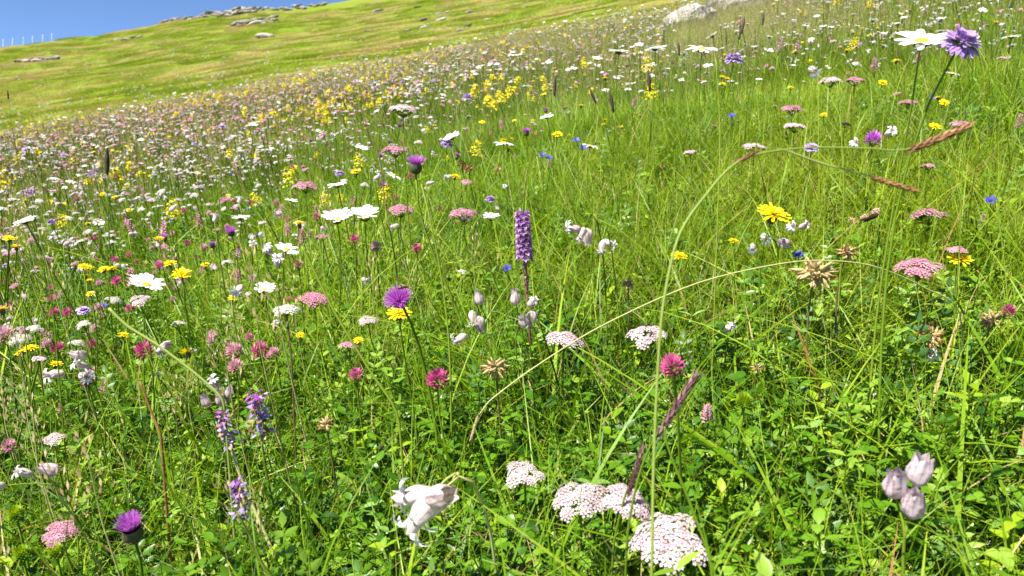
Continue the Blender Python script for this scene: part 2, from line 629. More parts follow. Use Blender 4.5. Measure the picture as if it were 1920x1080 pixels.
def leafy_stem(n, h0, h1, mt='leaf'):
    """several short upright stems with opposite leaves"""
    m = M()
    for i in range(n):
        b = Vector((U(-.03, .03), U(-.03, .03), 0)); h = U(h0, h1)
        tp = b + Vector((U(-.03, .03), U(-.03, .03), h))
        m.tube([b, tp], [.0013, .0008], 'stem', .5, 3, False)
        k = int(h / .014); ti = U(.15, .85)
        for q in range(k):
            p = b.lerp(tp, (q + 1) / k); a0 = q * 1.6 + i
            for s in (0, PI):
                a = a0 + s
                m.leaf(p, (math.cos(a), math.sin(a), U(.1, .7)), (0, 0, 1), U(.012, .026) * (1.1 - .4 * q / k), U(.004, .0095), mt, ti + U(-.15, .15), 4, U(.2, .9), .25)
    return m


def feathery(n):
    m = M()
    for i in range(n):
        a = U(0, 6.28); L = U(.06, .12); e = U(.4, 1.1)
        d = Vector((math.cos(a) * math.cos(e), math.sin(a) * math.cos(e), math.sin(e))); sd = Vector((-math.sin(a), math.cos(a), 0))
        ti = U(.2, .9)
        for k in range(14):
            p = d * (L * (k + 1) / 14)
            ll = .016 * math.sin(PI * (k + 1) / 15.5) + .004
            for s in (-1, 1):
                q = sd * s + d * .7 + Vector((0, 0, U(-.5, .5)))
                m.leaf(p, q, (0, 0, 1), ll, .0022, 'leaf_lime', ti, 2, .2, .0)
    return m


def panicle(h, mt='seedhead', n=26, stemw=.0011, dense=1.0):
    m = M()
    a = U(0, 6.28); bx, by = math.cos(a) * .12 * h, math.sin(a) * .12 * h
    pts = [(0, 0, 0), (bx * .2, by * .2, h * .4), (bx * .5, by * .5, h * .75), (bx, by, h)]
    m.tube(pts, [stemw, stemw * .9, stemw * .7, stemw * .4], 'stem_pale', U(.2, .8), 3, False)
    for i in range(n):
        u = i / n
        p = Vector(pts[2]).lerp(Vector(pts[3]), u)
        an = i * 2.4; sp = .016 * (1 - u * .7) * dense
        q = p + Vector((math.cos(an) * sp, math.sin(an) * sp, U(.004, .016)))
        m.leaf(q, (math.cos(an) * .5, math.sin(an) * .5, 1), (math.cos(an), math.sin(an), 0), U(.006, .010), .0026, mt, U(0, 1), 2, .0, .3)
    return m


def litter(n):
    m = M()
    for i in range(n):
        m.blade((U(-.04, .04), U(-.04, .04), U(.0, .06)), U(0, 6.28), U(.04, .14), U(.0012, .003), U(.8, 1.5), U(-.3, .6), 'straw', U(0, 1), 3)
    return m


GP = {}


def disc(rad):
    a = U(0, 6.28); r = rad * math.sqrt(U(0, 1))
    return r * math.cos(a), r * math.sin(a)


def mix_patch(rad, recipe):
    """a disc of turf: recipe is a list of (how many, builder)"""
    m = M()
    for n, fn in recipe:
        for i in range(n):
            x, y = disc(rad)
            m.add(fn(), T_((x, y, 0)) @ RZ(U(0, 6.28)) @ Matrix.Scale(U(.75, 1.2), 4), dt=U(-.12, .12))
    return m


f_fine = lambda: tuft(14, .02, .05, .195, .0011, .0024, lean=(.05, .8), seg=4)
f_broad = lambda: tuft(4, .02, .07, .21, .0028, .0052, lean=(.1, .9), seg=5)
f_long = lambda: tuft(2, .01, .20, .34, .0014, .0028, lean=(.15, .9), bend=(.3, 1.3), seg=7, dry=.05)
f_clover = lambda: clover(5, .03)
f_vetch = lambda: vetch(3, .03, random.choice(['leaf', 'leaf', 'leaf_blue']))
f_ros = lambda: rosette(7, .03, .09, .006, .016, random.choice(['leaf', 'leaf', 'leaf', 'leaf_lime', 'leaf_glint']), point=1.3)
f_stems = lambda: leafy_stem(2, .04, .12, random.choice(['leaf', 'leaf', 'leaf', 'leaf', 'leaf', 'leaf_lime', 'leaf_glint']))
f_feather = lambda: feathery(4)
f_litter = lambda: litter(4)
f_pan = lambda: panicle(U(.22, .34), n=26)
K4 = 4.5
for i in range(4):
    GP['grassy%d' % i] = mix_patch(.24, [(int(K4 * n_), f_) for n_, f_ in [(50, f_fine), (22, f_broad), (9 if i < 2 else 13, f_long), (9, f_clover), (8, f_stems), (4, f_litter), (3, f_vetch)]]).mesh('grassy_turf')
for i in range(5):
    GP['leafy%d' % i] = mix_patch(.24, [(int(K4 * n_), f_) for n_, f_ in [(22, f_fine), (14, f_broad), (4, f_long), (14 if i % 2 else 7, f_clover), (16 if i % 3 == 0 else 9, f_vetch), (20, f_ros), (28 if i > 2 else 17, f_stems), (5, f_feather), (3, f_litter)]]).mesh('leafy_turf')
for i in range(3):
    GP['dry%d' % i] = mix_patch(.24, [(int(K4 * n_), f_) for n_, f_ in [(28, f_fine), (7, f_broad), (4, f_long), (10, f_clover), (9, f_stems), (11, f_litter), (2, f_pan), (8, f_feather)]]).mesh('dry_turf')


def patch(n, rad, L0, L1, w0, w1, mt='grass', seg=2, dry=.10, leaves=0, ll=(.015, .04), pans=0):
    m = tuft(n, rad, L0, L1, w0, w1, mt, (.0, .8), (.1, 1.1), seg, dry)
    for q in range(leaves):
        x, y = disc(rad); e = U(.0, 1.1); b = U(0, 6.28); l = U(*ll)
        m.leaf((x, y, U(.01, .10)), (math.cos(b) * math.cos(e), math.sin(b) * math.cos(e), math.sin(e)), (0, 0, 1), l, l * .45,
               random.choice(['leaf', 'leaf', 'leaf', 'leaf', 'leaf', 'leaf_lime', 'leaf_glint']), U(.1, .9), 3, .5, .2)
    for q in range(pans):
        x, y = disc(rad)
        m.add(panicle(U(.20, .36), n=12, stemw=.0015, dense=1.4), T_((x, y, 0)))
    return m


for i in range(5):
    GP['mid%d' % i] = patch(4900, .42, .07, .22, .002, .0042, seg=3, leaves=520 if i < 4 else 240, pans=0 if i < 3 else 20).mesh('mid_turf')
for i in range(3):
    GP['midseed%d' % i] = patch(2900, .42, .07, .22, .002, .0045, seg=3, leaves=520, dry=.16, pans=50).mesh('mid_seeding_turf')
for i in range(5):
    GP['back%d' % i] = patch(2300, .75, .07, .19, .005, .011, seg=2, dry=.10, leaves=450, ll=(.03, .07), pans=20).mesh('back_turf')
for i in range(4):
    GP['backseed%d' % i] = patch(1500, .75, .09, .24, .005, .010, seg=2, dry=.30, leaves=260, ll=(.03, .07), pans=95).mesh('back_seeding_turf')
for i in range(6):
    GP['far%d' % i] = patch(2600, 2.1, .05, .17, .018, .045, 'far_grass', seg=2, dry=.035).mesh('far_turf')


def jgrid(r0, r1, step, az):
    n = int(r1 / step) + 2
    gx, gy = np.meshgrid(np.arange(-n, n + 1), np.arange(-2, n + 1))
    x = (gx + .5 * (gy % 2)).ravel() * step; y = gy.ravel() * step * .87
    x = x + rng.uniform(-.33, .33, len(x)) * step; y = y + rng.uniform(-.33, .33, len(x)) * step
    r = np.hypot(x, y); th = np.degrees(np.arctan2(x, y))
    k = (r > r0) & (r < r1) & (np.abs(th) < az)
    return x[k], y[k]


def on_slope(x, y, e=.15):
    """rotations that lay a patch on the slope and turn it at random"""
    dx = (height(x + e, y) - height(x - e, y)) / (2 * e); dy = (height(x, y + e) - height(x, y - e)) / (2 * e)
    out = np.zeros((len(x), 3))
    for i in range(len(x)):
        q = Vector((0, 0, 1)).rotation_difference(Vector((-dx[i], -dy[i], 1)).normalized()) @ Quaternion((0, 0, 1), rng.uniform(0, 6.283))
        out[i] = q.to_euler('XYZ')
    return out


def cover(name, label, keys, x, y, s=(.85, 1.2), cat='grass', e=.15, sink=.004):
    n = len(x)
    pts = np.stack([x, y, height(x, y) - sink], 1)
    scatter(name, label, cat, [GP[k] for k in keys], pts, on_slope(x, y, e), rng.uniform(s[0], s[1], n), rng.integers(0, len(keys), n))


def pix(x, y, h=.1):
    return project(np.stack([x, y, height(x, y) + h], 1))


def greenish(x, y):
    """where the lush grass grows: right of the middle"""
    px, py, d = pix(x, y, .15)
    return np.exp(-((px - 1330) / 400) ** 2 - ((py - 400) / 200) ** 2)


# near turf: grassy, leafy and dry patches
x, y = jgrid(.10, 3.4, .27, 58)
px, py, dd = pix(x, y)
r = np.hypot(x, y)
gr = greenish(x, y)
v1 = vnoise(x * 3.1, y * 3.1, 41) + .35 * vnoise(x * 7, y * 7, 42)
dryness = .35 * sstep(500, -200, px) + v1 * .9 - gr
leafy = (sstep(420, 720, py) * .85 + .22 - .7 * gr + 1.1 * vnoise(x * 2.3 + 9, y * 2.3, 43)) > .42
isdry = (dryness > .30) & (r > .75)
cover('dry_turf', 'turf with dry straw and seeding grass between the near flowers', ['dry%d' % i for i in range(3)], x[isdry], y[isdry], (.9, 1.25))
k = leafy & ~isdry
cover('leafy_turf', 'low carpet of small green leaves under the near flowers', ['leafy%d' % i for i in range(5)], x[k], y[k], (.9, 1.25), cat='leaves')
k = ~leafy & ~isdry
cover('grassy_turf', 'bright green grass turf between the near flowers', ['grassy%d' % i for i in range(4)], x[k], y[k], (.95, 1.3))
# long pale blades lying across the near turf
for i in range(5):
    m_ = M()
    for q in range(16):
        m_.blade((*disc(.2), U(.0, .03)), U(0, 6.28), U(.18, .36), U(.0022, .0055), U(.55, 1.15), U(.2, .7), random.choice(['grass', 'grass', 'leaf_lime', 'grass']), U(.55, 1.0), 8, twist=U(-1, 1))
    GP['lying%d' % i] = m_.mesh('lying_blade')
x, y = jgrid(.45, 2.4, .28, 52)
px, py, dd = pix(x, y)
k = rng.random(len(x)) < np.where((px > 1150) & (py > 600), 1.0, .62)
cover('lying_grass_blades', 'long pale grass blades lying over the near turf', ['lying%d' % i for i in range(5)], x[k], y[k])
# middle meadow
x, y = jgrid(3.15, 9.3, .50, 53)
gr = greenish(x, y)
sd = (.18 + .5 * sstep(4.5, 9, np.hypot(x, y)) - .7 * gr + 1.0 * vnoise(x * .9, y * .9, 44)) > .35
cover('middle_meadow_grass', 'dense green grass of the middle meadow', ['mid%d' % i for i in range(5)], x[~sd], y[~sd])
cover('middle_seeding_grass', 'beige seeding grass of the middle meadow', ['midseed%d' % i for i in range(3)], x[sd], y[sd])
# upper meadow, up to and over the crest
x, y = jgrid(8.9, 33, .92, 50)
sd = (.45 + .30 * sstep(9, 14, np.hypot(x, y)) - .75 * sstep(15, 26, np.hypot(x, y)) + 1.0 * vnoise(x * .35, y * .35, 45)) > .35
cover('upper_meadow_grass', 'green grass on the upper meadow below the crest', ['back%d' % i for i in range(5)], x[~sd], y[~sd], e=.4)
cover('upper_seeding_grass', 'beige and pinkish seeding grass along the crest', ['backseed%d' % i for i in range(4)], x[sd], y[sd], e=.4)
# the far hillside
x, y = jgrid(30, 131, 2.7, 47)
cover('hillside_grass', 'short green turf on the far hillside below the ridge', ['far%d' % i for i in range(6)], x, y, (.85, 1.25), e=1.0, sink=.02)

# ------------------------------------------------------------------ flower heads, built at unit size round the stem's tip
# each builder returns a list of (part name, geometry, [matrices], parent index or None)
def petal_geo(r0, r1, wd, mt, arch=.25, rows=5, notch=0.0, tint=.5):
    m = M(); rr = []
    for i in range(rows + 1):
        u = i / rows
        x = r0 + (r1 - r0) * u
        wv = wd * .5 * (math.sin(PI * (.16 + .70 * u)) ** .7)
        if i == rows: wv *= .72
        z = arch * (r1 - r0) * math.sin(PI * u * .8) * .5
        rr.append(((x, -wv, z + wv * .18), (x + (-notch if i == rows else 0) * (r1 - r0), 0, z), (x, wv, z + wv * .18)))
    m.grid(rr, mt, tint)
    return m


def h_daisy(v=0, cup=.25, lod=0):
    n = 21 if not lod else 13
    pg = petal_geo(.22, 1.0, .33 if not lod else .44, 'white_petal', .2, 5 if not lod else 2)
    mats_ = [RZ(2 * PI * i / n + U(-.07, .07)) @ RY(-cup + U(-.13, .13)) @ Matrix.Scale(U(.9, 1.04), 4) for i in range(n)]
    d = M(); d.blob((0, 0, .03), .30, .13, 'daisy_yellow', .5, 10 if not lod else 6, 4, .05)
    c = M(); c.lathe([(.05, -.20), (.22, -.14), (.31, -.04), (.33, .03)], 'involucre', 10 if not lod else 5, .45)
    return [('petal', pg, mats_), ('flower_centre', d, [Matrix()]), ('involucre', c, [Matrix()])]


def h_thistle(v=0, spread=1.0, n=190, lod=0):
    if lod: n = 46
    f = M()
    for i in range(n):
        u = (i + .5) / n; a = i * 2.39996
        th = math.acos(1 - u * (1 - math.cos(spread * 1.35)))
        d = Vector((math.sin(th) * math.cos(a), math.sin(th) * math.sin(a), math.cos(th)))
        b = Vector((d.x * .40, d.y * .40, .02))
        L = U(.72, .98)
        sd = d.cross(Vector((U(-1, 1), U(-1, 1), U(-1, 1)))).normalized()
        w0 = .045 if not lod else .11
        p1 = b + d * L * .55; p2 = b + d * L + Vector((0, 0, .06))
        ti = U(-.12, .12)
        f.grid([(b - sd * w0 * .5, b + sd * w0 * .5), (p1 - sd * w0 * .6, p1 + sd * w0 * .6), (p2 - sd * w0 * .25, p2 + sd * w0 * .25)], 'thistle_floret', [.25 + ti, .55 + ti, .9 + ti])
    c = M()
    c.lathe([(.14, -1.02), (.42, -.88), (.62, -.58), (.62, -.25), (.50, .05)], 'involucre', 14 if not lod else 6, [.2, .35, .5, .4, .9], .03)
    if not lod:
        for k in range(66):
            a = k * 2.4; z = -.92 + .9 * (k / 66); r = .64 - .3 * max(0, (-z - .6)) * 1.4
            d = Vector((math.cos(a) * .8, math.sin(a) * .8, .75 if k > 30 else .2))
            c.leaf((math.cos(a) * r * .93, math.sin(a) * r * .93, z), d, (math.cos(a), math.sin(a), -.4), .22, .085, 'involucre', U(.1, .9), 2, -.2, .1, 1.0)
    return [('involucre', c, [Matrix()]), ('florets', f, [Matrix()])]


def h_umbel(v=0, n=15, fl=30, mt='pink_floret', dome=.32, lod=0, gap=1.0):
    if lod: fl = 5
    m = M()
    for i in range(fl):
        u = (i + .5) / fl; a = i * 2.4; r = .95 * math.sqrt(u)
        c = Vector((r * math.cos(a), r * math.sin(a), .55 * (1 - r * r) + U(-.08, .08)))
        nr = Vector((c.x * .6, c.y * .6, 1)).normalized()
        q = frame(nr, U(0, 6))
        ti = U(.3, 1.0) if random.random() < .85 else U(-.3, .15)
        if lod:
            b = len(m.v); k = 5; s = .50
            for j in range(k):
                m.v.append(tuple(c + (q @ Vector((s * math.cos(j * 1.257), s * math.sin(j * 1.257), 0))))); m.t.append(ti)
            m.f.append(tuple(range(b, b + k))); m.m.append(mt)
        else:
            for j in range(5):
                aa = j * 1.257
                d = q @ Vector((math.cos(aa), math.sin(aa), .25))
                m.leaf(c, d, nr, U(.17, .23), .18, mt, ti + U(-.15, .15), 2, U(-.8, .3), .2, .7)
            m.tube([c, c + nr * .16 + Vector((U(-.06, .06), U(-.06, .06), 0))], [.016, .03], mt, .1, 3)
    g = M(); g.lathe([(.05, -.55), (.35, -.15), (.62, .05)], 'stem', 6 if not lod else 4, .4)
    m.add(g)
    ums, rays = [], M()
    for i in range(n):
        u = (i + .35) / n; a = i * 2.39996 + U(-.15, .15); r = .84 * math.sqrt(u) * gap
        z = -dome * r * r + U(-.05, .05) * (1 + gap)
        s = U(.25, .33) * (15 / n) ** .42 * (1.15 if not lod else 1.25)
        p = Vector((r * math.cos(a) + U(-.06, .06), r * math.sin(a) + U(-.06, .06), z))
        ums.append(T_(p) @ frame((p.x * .55, p.y * .55, 1), a) @ Matrix.Scale(s, 4))
        rays.tube([(0, 0, -.75), (p.x * .55, p.y * .55, -.38 + z * .5), (p.x, p.y, z - s * .45)], [.030, .022, .016], 'stem', U(.2, .7), 3, False)
    return [('umbellet', m, ums), ('rays', rays, [Matrix()])]


def h_hawkbit(v=0, lod=0):
    m = M()
    rings = ((16, 1.0, .12, .22), (14, .78, .42, .20), (10, .52, .75, .17), (7, .32, 1.1, .14)) if not lod else ((9, 1.0, .12, .42), (6, .62, .6, .36))
    for n, L, el, wd in rings:
        for i in range(n):
            a = 2 * PI * (i + U(-.25, .25)) / n + L * 3; e = el + U(-.16, .16)
            d = Vector((math.cos(a) * math.cos(e), math.sin(a) * math.cos(e), math.sin(e)))
            m.leaf((0, 0, 0), d, (0, 0, 1), L * U(.88, 1.05), wd, 'yellow_petal', U(.2, .9), 3 if not lod else 2, .15, .1, .6, tip=.7)
    c = M(); c.lathe([(.07, -.62), (.22, -.52), (.30, -.25), (.26, .02)], 'involucre', 9 if not lod else 5, [.3, .5, .6, .7])
    return [('ray_florets', m, [Matrix()]), ('involucre', c, [Matrix()])]


def h_campion(v=0, mt='calyx', opened=True, lod=0, fine=0):
    """an inflated papery calyx, net-veined and creased, with split petals at the mouth"""
    c = M()
    pr = [(.06, 0), (.22, .07), (.33, .22), (.37, .42), (.33, .64), (.25, .82), (.20, .93), (.22, 1.0)]
    if lod: pr = [(.06, 0), (.33, .22), (.34, .60), (.19, .95)]
    if fine and not opened: pr = [(.08, 0), (.28, .10), (.39, .30), (.42, .52), (.39, .74), (.33, .90), (.31, 1.0)]
    if opened: pr = [(r_ * .74 + (.03 if z_ > .9 else 0), z_) for r_, z_ in pr]
    if lod:
        c.lathe(pr, mt, 6, .3, .06)
    else:
        k = 40 if fine else 20
        rows = 16 if fine else 9
        zs = [q / (rows - 1) for q in range(rows)]
        rs = [float(np.interp(z_, [p_[1] for p_ in pr], [p_[0] for p_ in pr])) for z_ in zs]
        ph = [U(0, 6.28) for q in range(4)]
        b = len(c.v)
        step = k // 10
        for i in range(rows):
            for q in range(k):
                a = 2 * PI * q / k
                vein = (q + (1 if i % 5 == 2 and q % 3 == 0 else 0)) % step == 0
                cross = fine and (i + q * 3) % 7 == 0
                crease = .07 * math.sin(3 * a + ph[0] + zs[i] * 4) + .05 * math.sin(5 * a + ph[1] - zs[i] * 6) + .04 * math.sin(9 * zs[i] + ph[2] + a)
                r = rs[i] * (1 + crease + (.035 if vein else 0) + U(-.025, .025))
                z = zs[i] + ((.21 if fine and not opened else .17) * max(0, zs[i] - .85) / .15 * (1 - abs((q / k * 5) % 1 - .5) * 2)) + .02 * math.sin(2 * a + ph[3])
                bend = .10 * zs[i] ** 2
                c.v.append((r * math.cos(a) + bend, r * math.sin(a), z))
                c.t.append((.82 if vein else (.5 if cross else .10)) + .18 * math.sin(2 * a + ph[1]) + .22 * zs[i] ** 2 + U(-.08, .08))
        for i in range(rows - 1):
            for q in range(k):
                a = b + i * k + q; d = b + i * k + (q + 1) % k
                c.f.append((a, d, d + k, a + k)); c.m.append(mt)
        c.blob((.04, 0, .6), .15, .38, mt, .5, 6, 3)
    out = [('calyx', c, [Matrix()])]
    if opened:
        p = M()
        for s in (-1, 1):
            p.leaf((.10, 0, .90), (1, .40 * s, .75 + U(-.25, .25)), (-.5, U(-.5, .5), 1), U(.42, .56), .19, 'white_petal', U(.2, .9), 6 if fine else (4 if not lod else 2), U(1.0, 2.2), U(-.2, .5), .75)
        out.append(('petal', p, [RZ(2 * PI * i / 5 + .2 + U(-.2, .2)) @ Matrix.Scale(U(.8, 1.15), 4) for i in range(5)]))
    return out


def h_bud(v=0, mt='calyx', lod=0, fine=0):
    return h_campion(v, mt, False, lod, fine)


def h_scabious(v=0, lod=0):
    m = M()
    for rg, (n, r0, L) in enumerate(((13, .42, .58), (12, .34, .48), (10, .22, .36))):
        if lod: n = 5
        for i in range(n):
            a = 2 * PI * i / n + rg * .3 + U(-.1, .1)
            e = (-.3, .25, .8)[rg] + U(-.3, .3)
            b = Vector((r0 * math.cos(a), r0 * math.sin(a), .05 + .12 * rg)); ti = U(.1, .9)
            for j in ((-.55, 0, .55) if not lod else (0,)):
                d = Vector((math.cos(a + j) * math.cos(e), math.sin(a + j) * math.cos(e), math.sin(e + U(-.2, .2))))
                m.leaf(b, d, (0, 0, 1), L * U(.8, 1.05), (.24 if not lod else .6), 'scabious_petal', ti + U(-.15, .15), 4 if not lod else 2, U(-.3, .7), U(-.3, .3), .7, tip=.4)
    c = M()
    for i in range(46 if not lod else 8):
        u = (i + .5) / (46 if not lod else 8); a = i * 2.4; r = .40 * math.sqrt(u)
        c.blob((r * math.cos(a), r * math.sin(a), .30 - r * r * .7), .055 if not lod else .14, .09, 'scabious_centre', U(0, 1), 4, 2)
    g = M(); g.lathe([(.05, -.30), (.28, -.15), (.42, .05)], 'stem', 8 if not lod else 4, .3)
    return [('outer_florets', m, [Matrix()]), ('flower_centre', c, [Matrix()]), ('receptacle', g, [Matrix()])]


def h_clover(v=0, mt='magenta', n=60, lod=0):
    m = M()
    if lod: n = 16
    for i in range(n):
        u = (i + .5) / n; a = i * 2.4; th = math.acos(1 - 1.75 * u)
        d = Vector((math.sin(th) * math.cos(a), math.sin(th) * math.sin(a), math.cos(th) * 1.15))
        up = (d + Vector((0, 0, .75))).normalized()
        m.leaf(d * .38, up, d, U(.55, .75), .24 if not lod else .5, mt, .25 + .6 * (1 - u) + U(-.2, .2), 3 if not lod else 2, U(-.5, -.1), .35, .8)
    g = M(); g.lathe([(.06, -.75), (.30, -.55), (.42, -.30)], 'stem', 7 if not lod else 4, .4)
    return [('florets', m, [Matrix()]), ('calyx', g, [Matrix()])]


def spike(n, H, r0, r1, Lf, wf, mt, tint=(.1, .9), up=.6, lod=0, tl=None, z0=0.0):
    m = M()
    for i in range(n):
        u = (i + .5) / n; a = i * 2.39996
        r = (r0 + (r1 - r0) * u) * U(.85, 1.1)
        p = Vector((r * math.cos(a) * .35, r * math.sin(a) * .35, z0 + H * u))
        d = Vector((math.cos(a), math.sin(a), up + u * .5))
        ti = U(*tint)
        if tl: ti = tl(u) + U(-.15, .15)
        m.leaf(p, d, (-math.cos(a) * .3, -math.sin(a) * .3, 1), Lf * (r / r0) + .02, wf, mt, ti, 3 if not lod else 2, U(-.9, .2), .35, .75)
    return m


def h_spike(v=0, mt='pink_spike', lod=0):
    m = spike(36 if not lod else 13, 2.0, .75, .35, .66, .30 if not lod else .5, mt, lod=lod, z0=-1.0, up=.2)
    g = M(); g.tube([(0, 0, -1.5), (0, 0, 1.2)], [.07, .03], 'stem', .4, 4, False)
    return [('flower_spike', m, [Matrix()]), ('rachis', g, [Matrix()])]


def h_orchid(v=0, lod=0):
    m = M()
    for i in range(62):
        u = i / 62; a = i * 2.39996
        r = .46 * (1 - .30 * u)
        p = Vector((r * .5 * math.cos(a), r * .5 * math.sin(a), -1.0 + 2.6 * u)); ti = U(.2, .9)
        o = Vector((math.cos(a), math.sin(a), 0)); sd = Vector((-math.sin(a), math.cos(a), 0))
        for d, l in ((o + Vector((0, 0, -.5)), .34), (o + sd * .9 + Vector((0, 0, -.2)), .26), (o - sd * .9 + Vector((0, 0, -.2)), .26), (o * .7 + Vector((0, 0, .9)), .26), (o + sd * .8 + Vector((0, 0, .6)), .22), (o - sd * .8 + Vector((0, 0, .6)), .22)):
            m.leaf(p + o * .06, d, o + Vector((0, 0, .6)), l, .16, 'orchid', ti + U(-.25, .25), 2, .5, .2, .7)
        m.blob(p + o * .14, .03, .04, 'orchid', .95, 4, 2)
    w = M()
    for i in range(36):
        u = i / 36; a = i * 2.4
        p = Vector((.10 * math.cos(a), .10 * math.sin(a), -2.6 + 1.65 * u))
        w.leaf(p, (math.cos(a), math.sin(a), U(-.3, .5)), (0, 0, 1), U(.12, .30) * (.5 + .6 * u), .11, 'withered' if u < .75 else 'orchid', U(.0, .9), 2, .8, .3)
    g = M(); g.tube([(0, 0, -2.8), (0, 0, 1.5)], [.12, .05], 'withered', .15, 6, False)
    return [('flower_spike', m, [Matrix()]), ('withered_florets', w, [Matrix()]), ('rachis', g, [Matrix()])]


def h_wilted(v=0, lod=0):
    m = M()
    for i in range(96):
        u = U(0, 1); a = U(0, 6.28); r = U(.05, .55) * (1.1 - .5 * u)
        p = Vector((r * math.cos(a), r * math.sin(a), -1.5 + 2.9 * u))
        m.leaf(p, (math.cos(a) + U(-.6, .6), math.sin(a) + U(-.6, .6), U(-1.2, .8)), (U(-1, 1), U(-1, 1), 1), U(.30, .65), U(.18, .32), random.choice(['withered', 'lavender', 'lavender'] if u < .55 else (['lavender', 'pink_spike', 'orchid'] if u < .85 else ['orchid', 'thistle_floret'])), U(0, .9), 3, U(-1, 1), U(-.4, .5), .8)
    g = M(); g.tube([(0, 0, -2.0), (0, 0, 1.0)], [.08, .04], 'stem_brown', .4, 4, False)
    return [('flower_spike', m, [Matrix()]), ('rachis', g, [Matrix()])]


def h_plume(v=0, lod=0):
    m = M()
    n = 80 if not lod else 26
    for i in range(n):
        u = (i + .5) / n; a = i * 2.4
        r = 1.0 * (1 - .6 * u) * math.sqrt(U(.1, 1))
        c = Vector((r * math.cos(a), r * math.sin(a), -.75 + 1.45 * u + U(-.2, .2)))
        s = U(.09, .14) * (1 if not lod else 1.8); nr = Vector((c.x, c.y, U(.2, 1))).normalized(); q = frame(nr, U(0, 6))
        ti = U(0, 1); b = len(m.v)
        for j in range(8 if not lod else 4):
            rr = s * (1.15 if j % 2 == 0 else .45) if not lod else s
            aa = j * 2 * PI / (8 if not lod else 4)
            m.v.append(tuple(c + (q @ Vector((rr * math.cos(aa), rr * math.sin(aa), 0))))); m.t.append(ti)
        m.f.append(tuple(range(b, len(m.v)))); m.m.append('yellow_plume')
    g = M()
    for i in range(9 if not lod else 2):
        a = i * 2.4; z = -1.1 + i * .2
        g.tube([(0, 0, z), (.45 * math.cos(a) * (1 - i * .08), .45 * math.sin(a) * (1 - i * .08), z + .35)], [.02, .01], 'stem', .6, 3, False)
    return [('flower_plume', m, [Matrix()]), ('branches', g, [Matrix()])]


def h_bell(v=0, lod=0):
    m = M()
    for i in range(5):
        a = 2 * PI * i / 5
        m.leaf((.12 * math.cos(a), .12 * math.sin(a), -.1), (math.cos(a), math.sin(a), .75), (0, 0, 1), 1.0, .62, 'blue_petal', U(.1, .9), 4 if not lod else 2, .5, .2, .8)
    g = M(); g.lathe([(.07, -.5), (.2, -.3), (.24, .05)], 'stem', 6 if not lod else 4, .4)
    return [('petals', m, [Matrix()]), ('calyx', g, [Matrix()])]


def h_plantain(v=0, lod=0):
    m = M()
    if lod:
        m.blob((0, 0, 0), .30, 1.35, 'plantain', .4, 6, 5, .15)
    else:
        m.blob((0, 0, 0), .24, 1.38, 'plantain', .3, 8, 8, .1)
        m.add(spike(150, 2.6, .28, .16, .16, .13, 'plantain', (.1, 1), .9, z0=-1.3))
    return [('flower_spike', m, [Matrix()])]


def h_sedge(v=0, mt='plum_spike', lod=0):
    m = M()
    for i in range(78):
        u = i / 78; a = i * 2.39996
        r = .20 * math.sin(PI * (.10 + .84 * u)) ** .6
        p = Vector((r * .5 * math.cos(a), r * .5 * math.sin(a), -2.0 + 4.0 * u))
        m.leaf(p, (math.cos(a) * .30, math.sin(a) * .30, 1), (math.cos(a), math.sin(a), 0), U(.45, .75), .15, mt, U(0, 1), 3, -.05, .35, .8)
    return [('seed_spike', m, [Matrix()])]


def h_dry(v=0, lod=0):
    m = M()
    n = 34 if not lod else 9
    for i in range(n):
        u = (i + .5) / n; a = i * 2.4; th = math.acos(1 - 1.6 * u)
        d = Vector((math.sin(th) * math.cos(a) * 1.15, math.sin(th) * math.sin(a), math.cos(th) * .8))
        q = place(d * U(.15, .42), d + Vector((U(-.7, .7), U(-.7, .7), U(-.6, .4))), a, U(.32, .62))
        c = M(); c.lathe([(.06, 0), (.20, .2), (.25, .5), (.16, .85), (.20, 1.0)], 'papery', 6, [.5, .8, .7, .45, .1], .2, (2, .3))
        m.add(c, q @ Matrix.Diagonal((U(.6, 1.1), U(.5, 1), 1, 1)), dt=U(-.5, .35))
        if i % 3 == 0:
            m.leaf(d * .3, d + Vector((U(-.6, .6), U(-.6, .6), U(-.6, .6))), (0, 0, 1), U(.4, .8), .2, 'papery', U(0, .9), 3, U(-1, 1), .3)
    return [('papery_calyces', m, [Matrix()])]


HEADS = {'daisy': h_daisy, 'thistle': h_thistle, 'umbel': h_umbel, 'hawkbit': h_hawkbit, 'campion': h_campion, 'bud': h_bud,
         'scabious': h_scabious, 'clover': h_clover, 'spike': h_spike, 'orchid': h_orchid, 'wilted': h_wilted, 'plume': h_plume,
         'bell': h_bell, 'plantain': h_plantain, 'sedge': h_sedge, 'dry': h_dry}
_hc = {}


def head(kind, v=0, **kw):
    key = (kind, v, tuple(sorted(kw.items())))
    if key not in _hc:
        _hc[key] = [(n, g.mesh(n), ms) for n, g, ms in HEADS[kind](v, **kw)]
    return _hc[key]


def curve(a, b, n=7, sag=None, up0=1.0):
    """a gently bent stem from a to b"""
    a, b = Vector(a), Vector(b)
    L = (b - a).length
    c1 = a + Vector((0, 0, L * .4)) + Vector((U(-.06, .06) * L, U(-.06, .06) * L, 0))
    c2 = b - (sag if sag is not None else Vector((0, 0, 1))) * (L * .30)
    return [a * (1 - t) ** 3 + c1 * 3 * t * (1 - t) ** 2 + c2 * 3 * t * t * (1 - t) + b * t ** 3 for t in [i / (n - 1) for i in range(n)]]


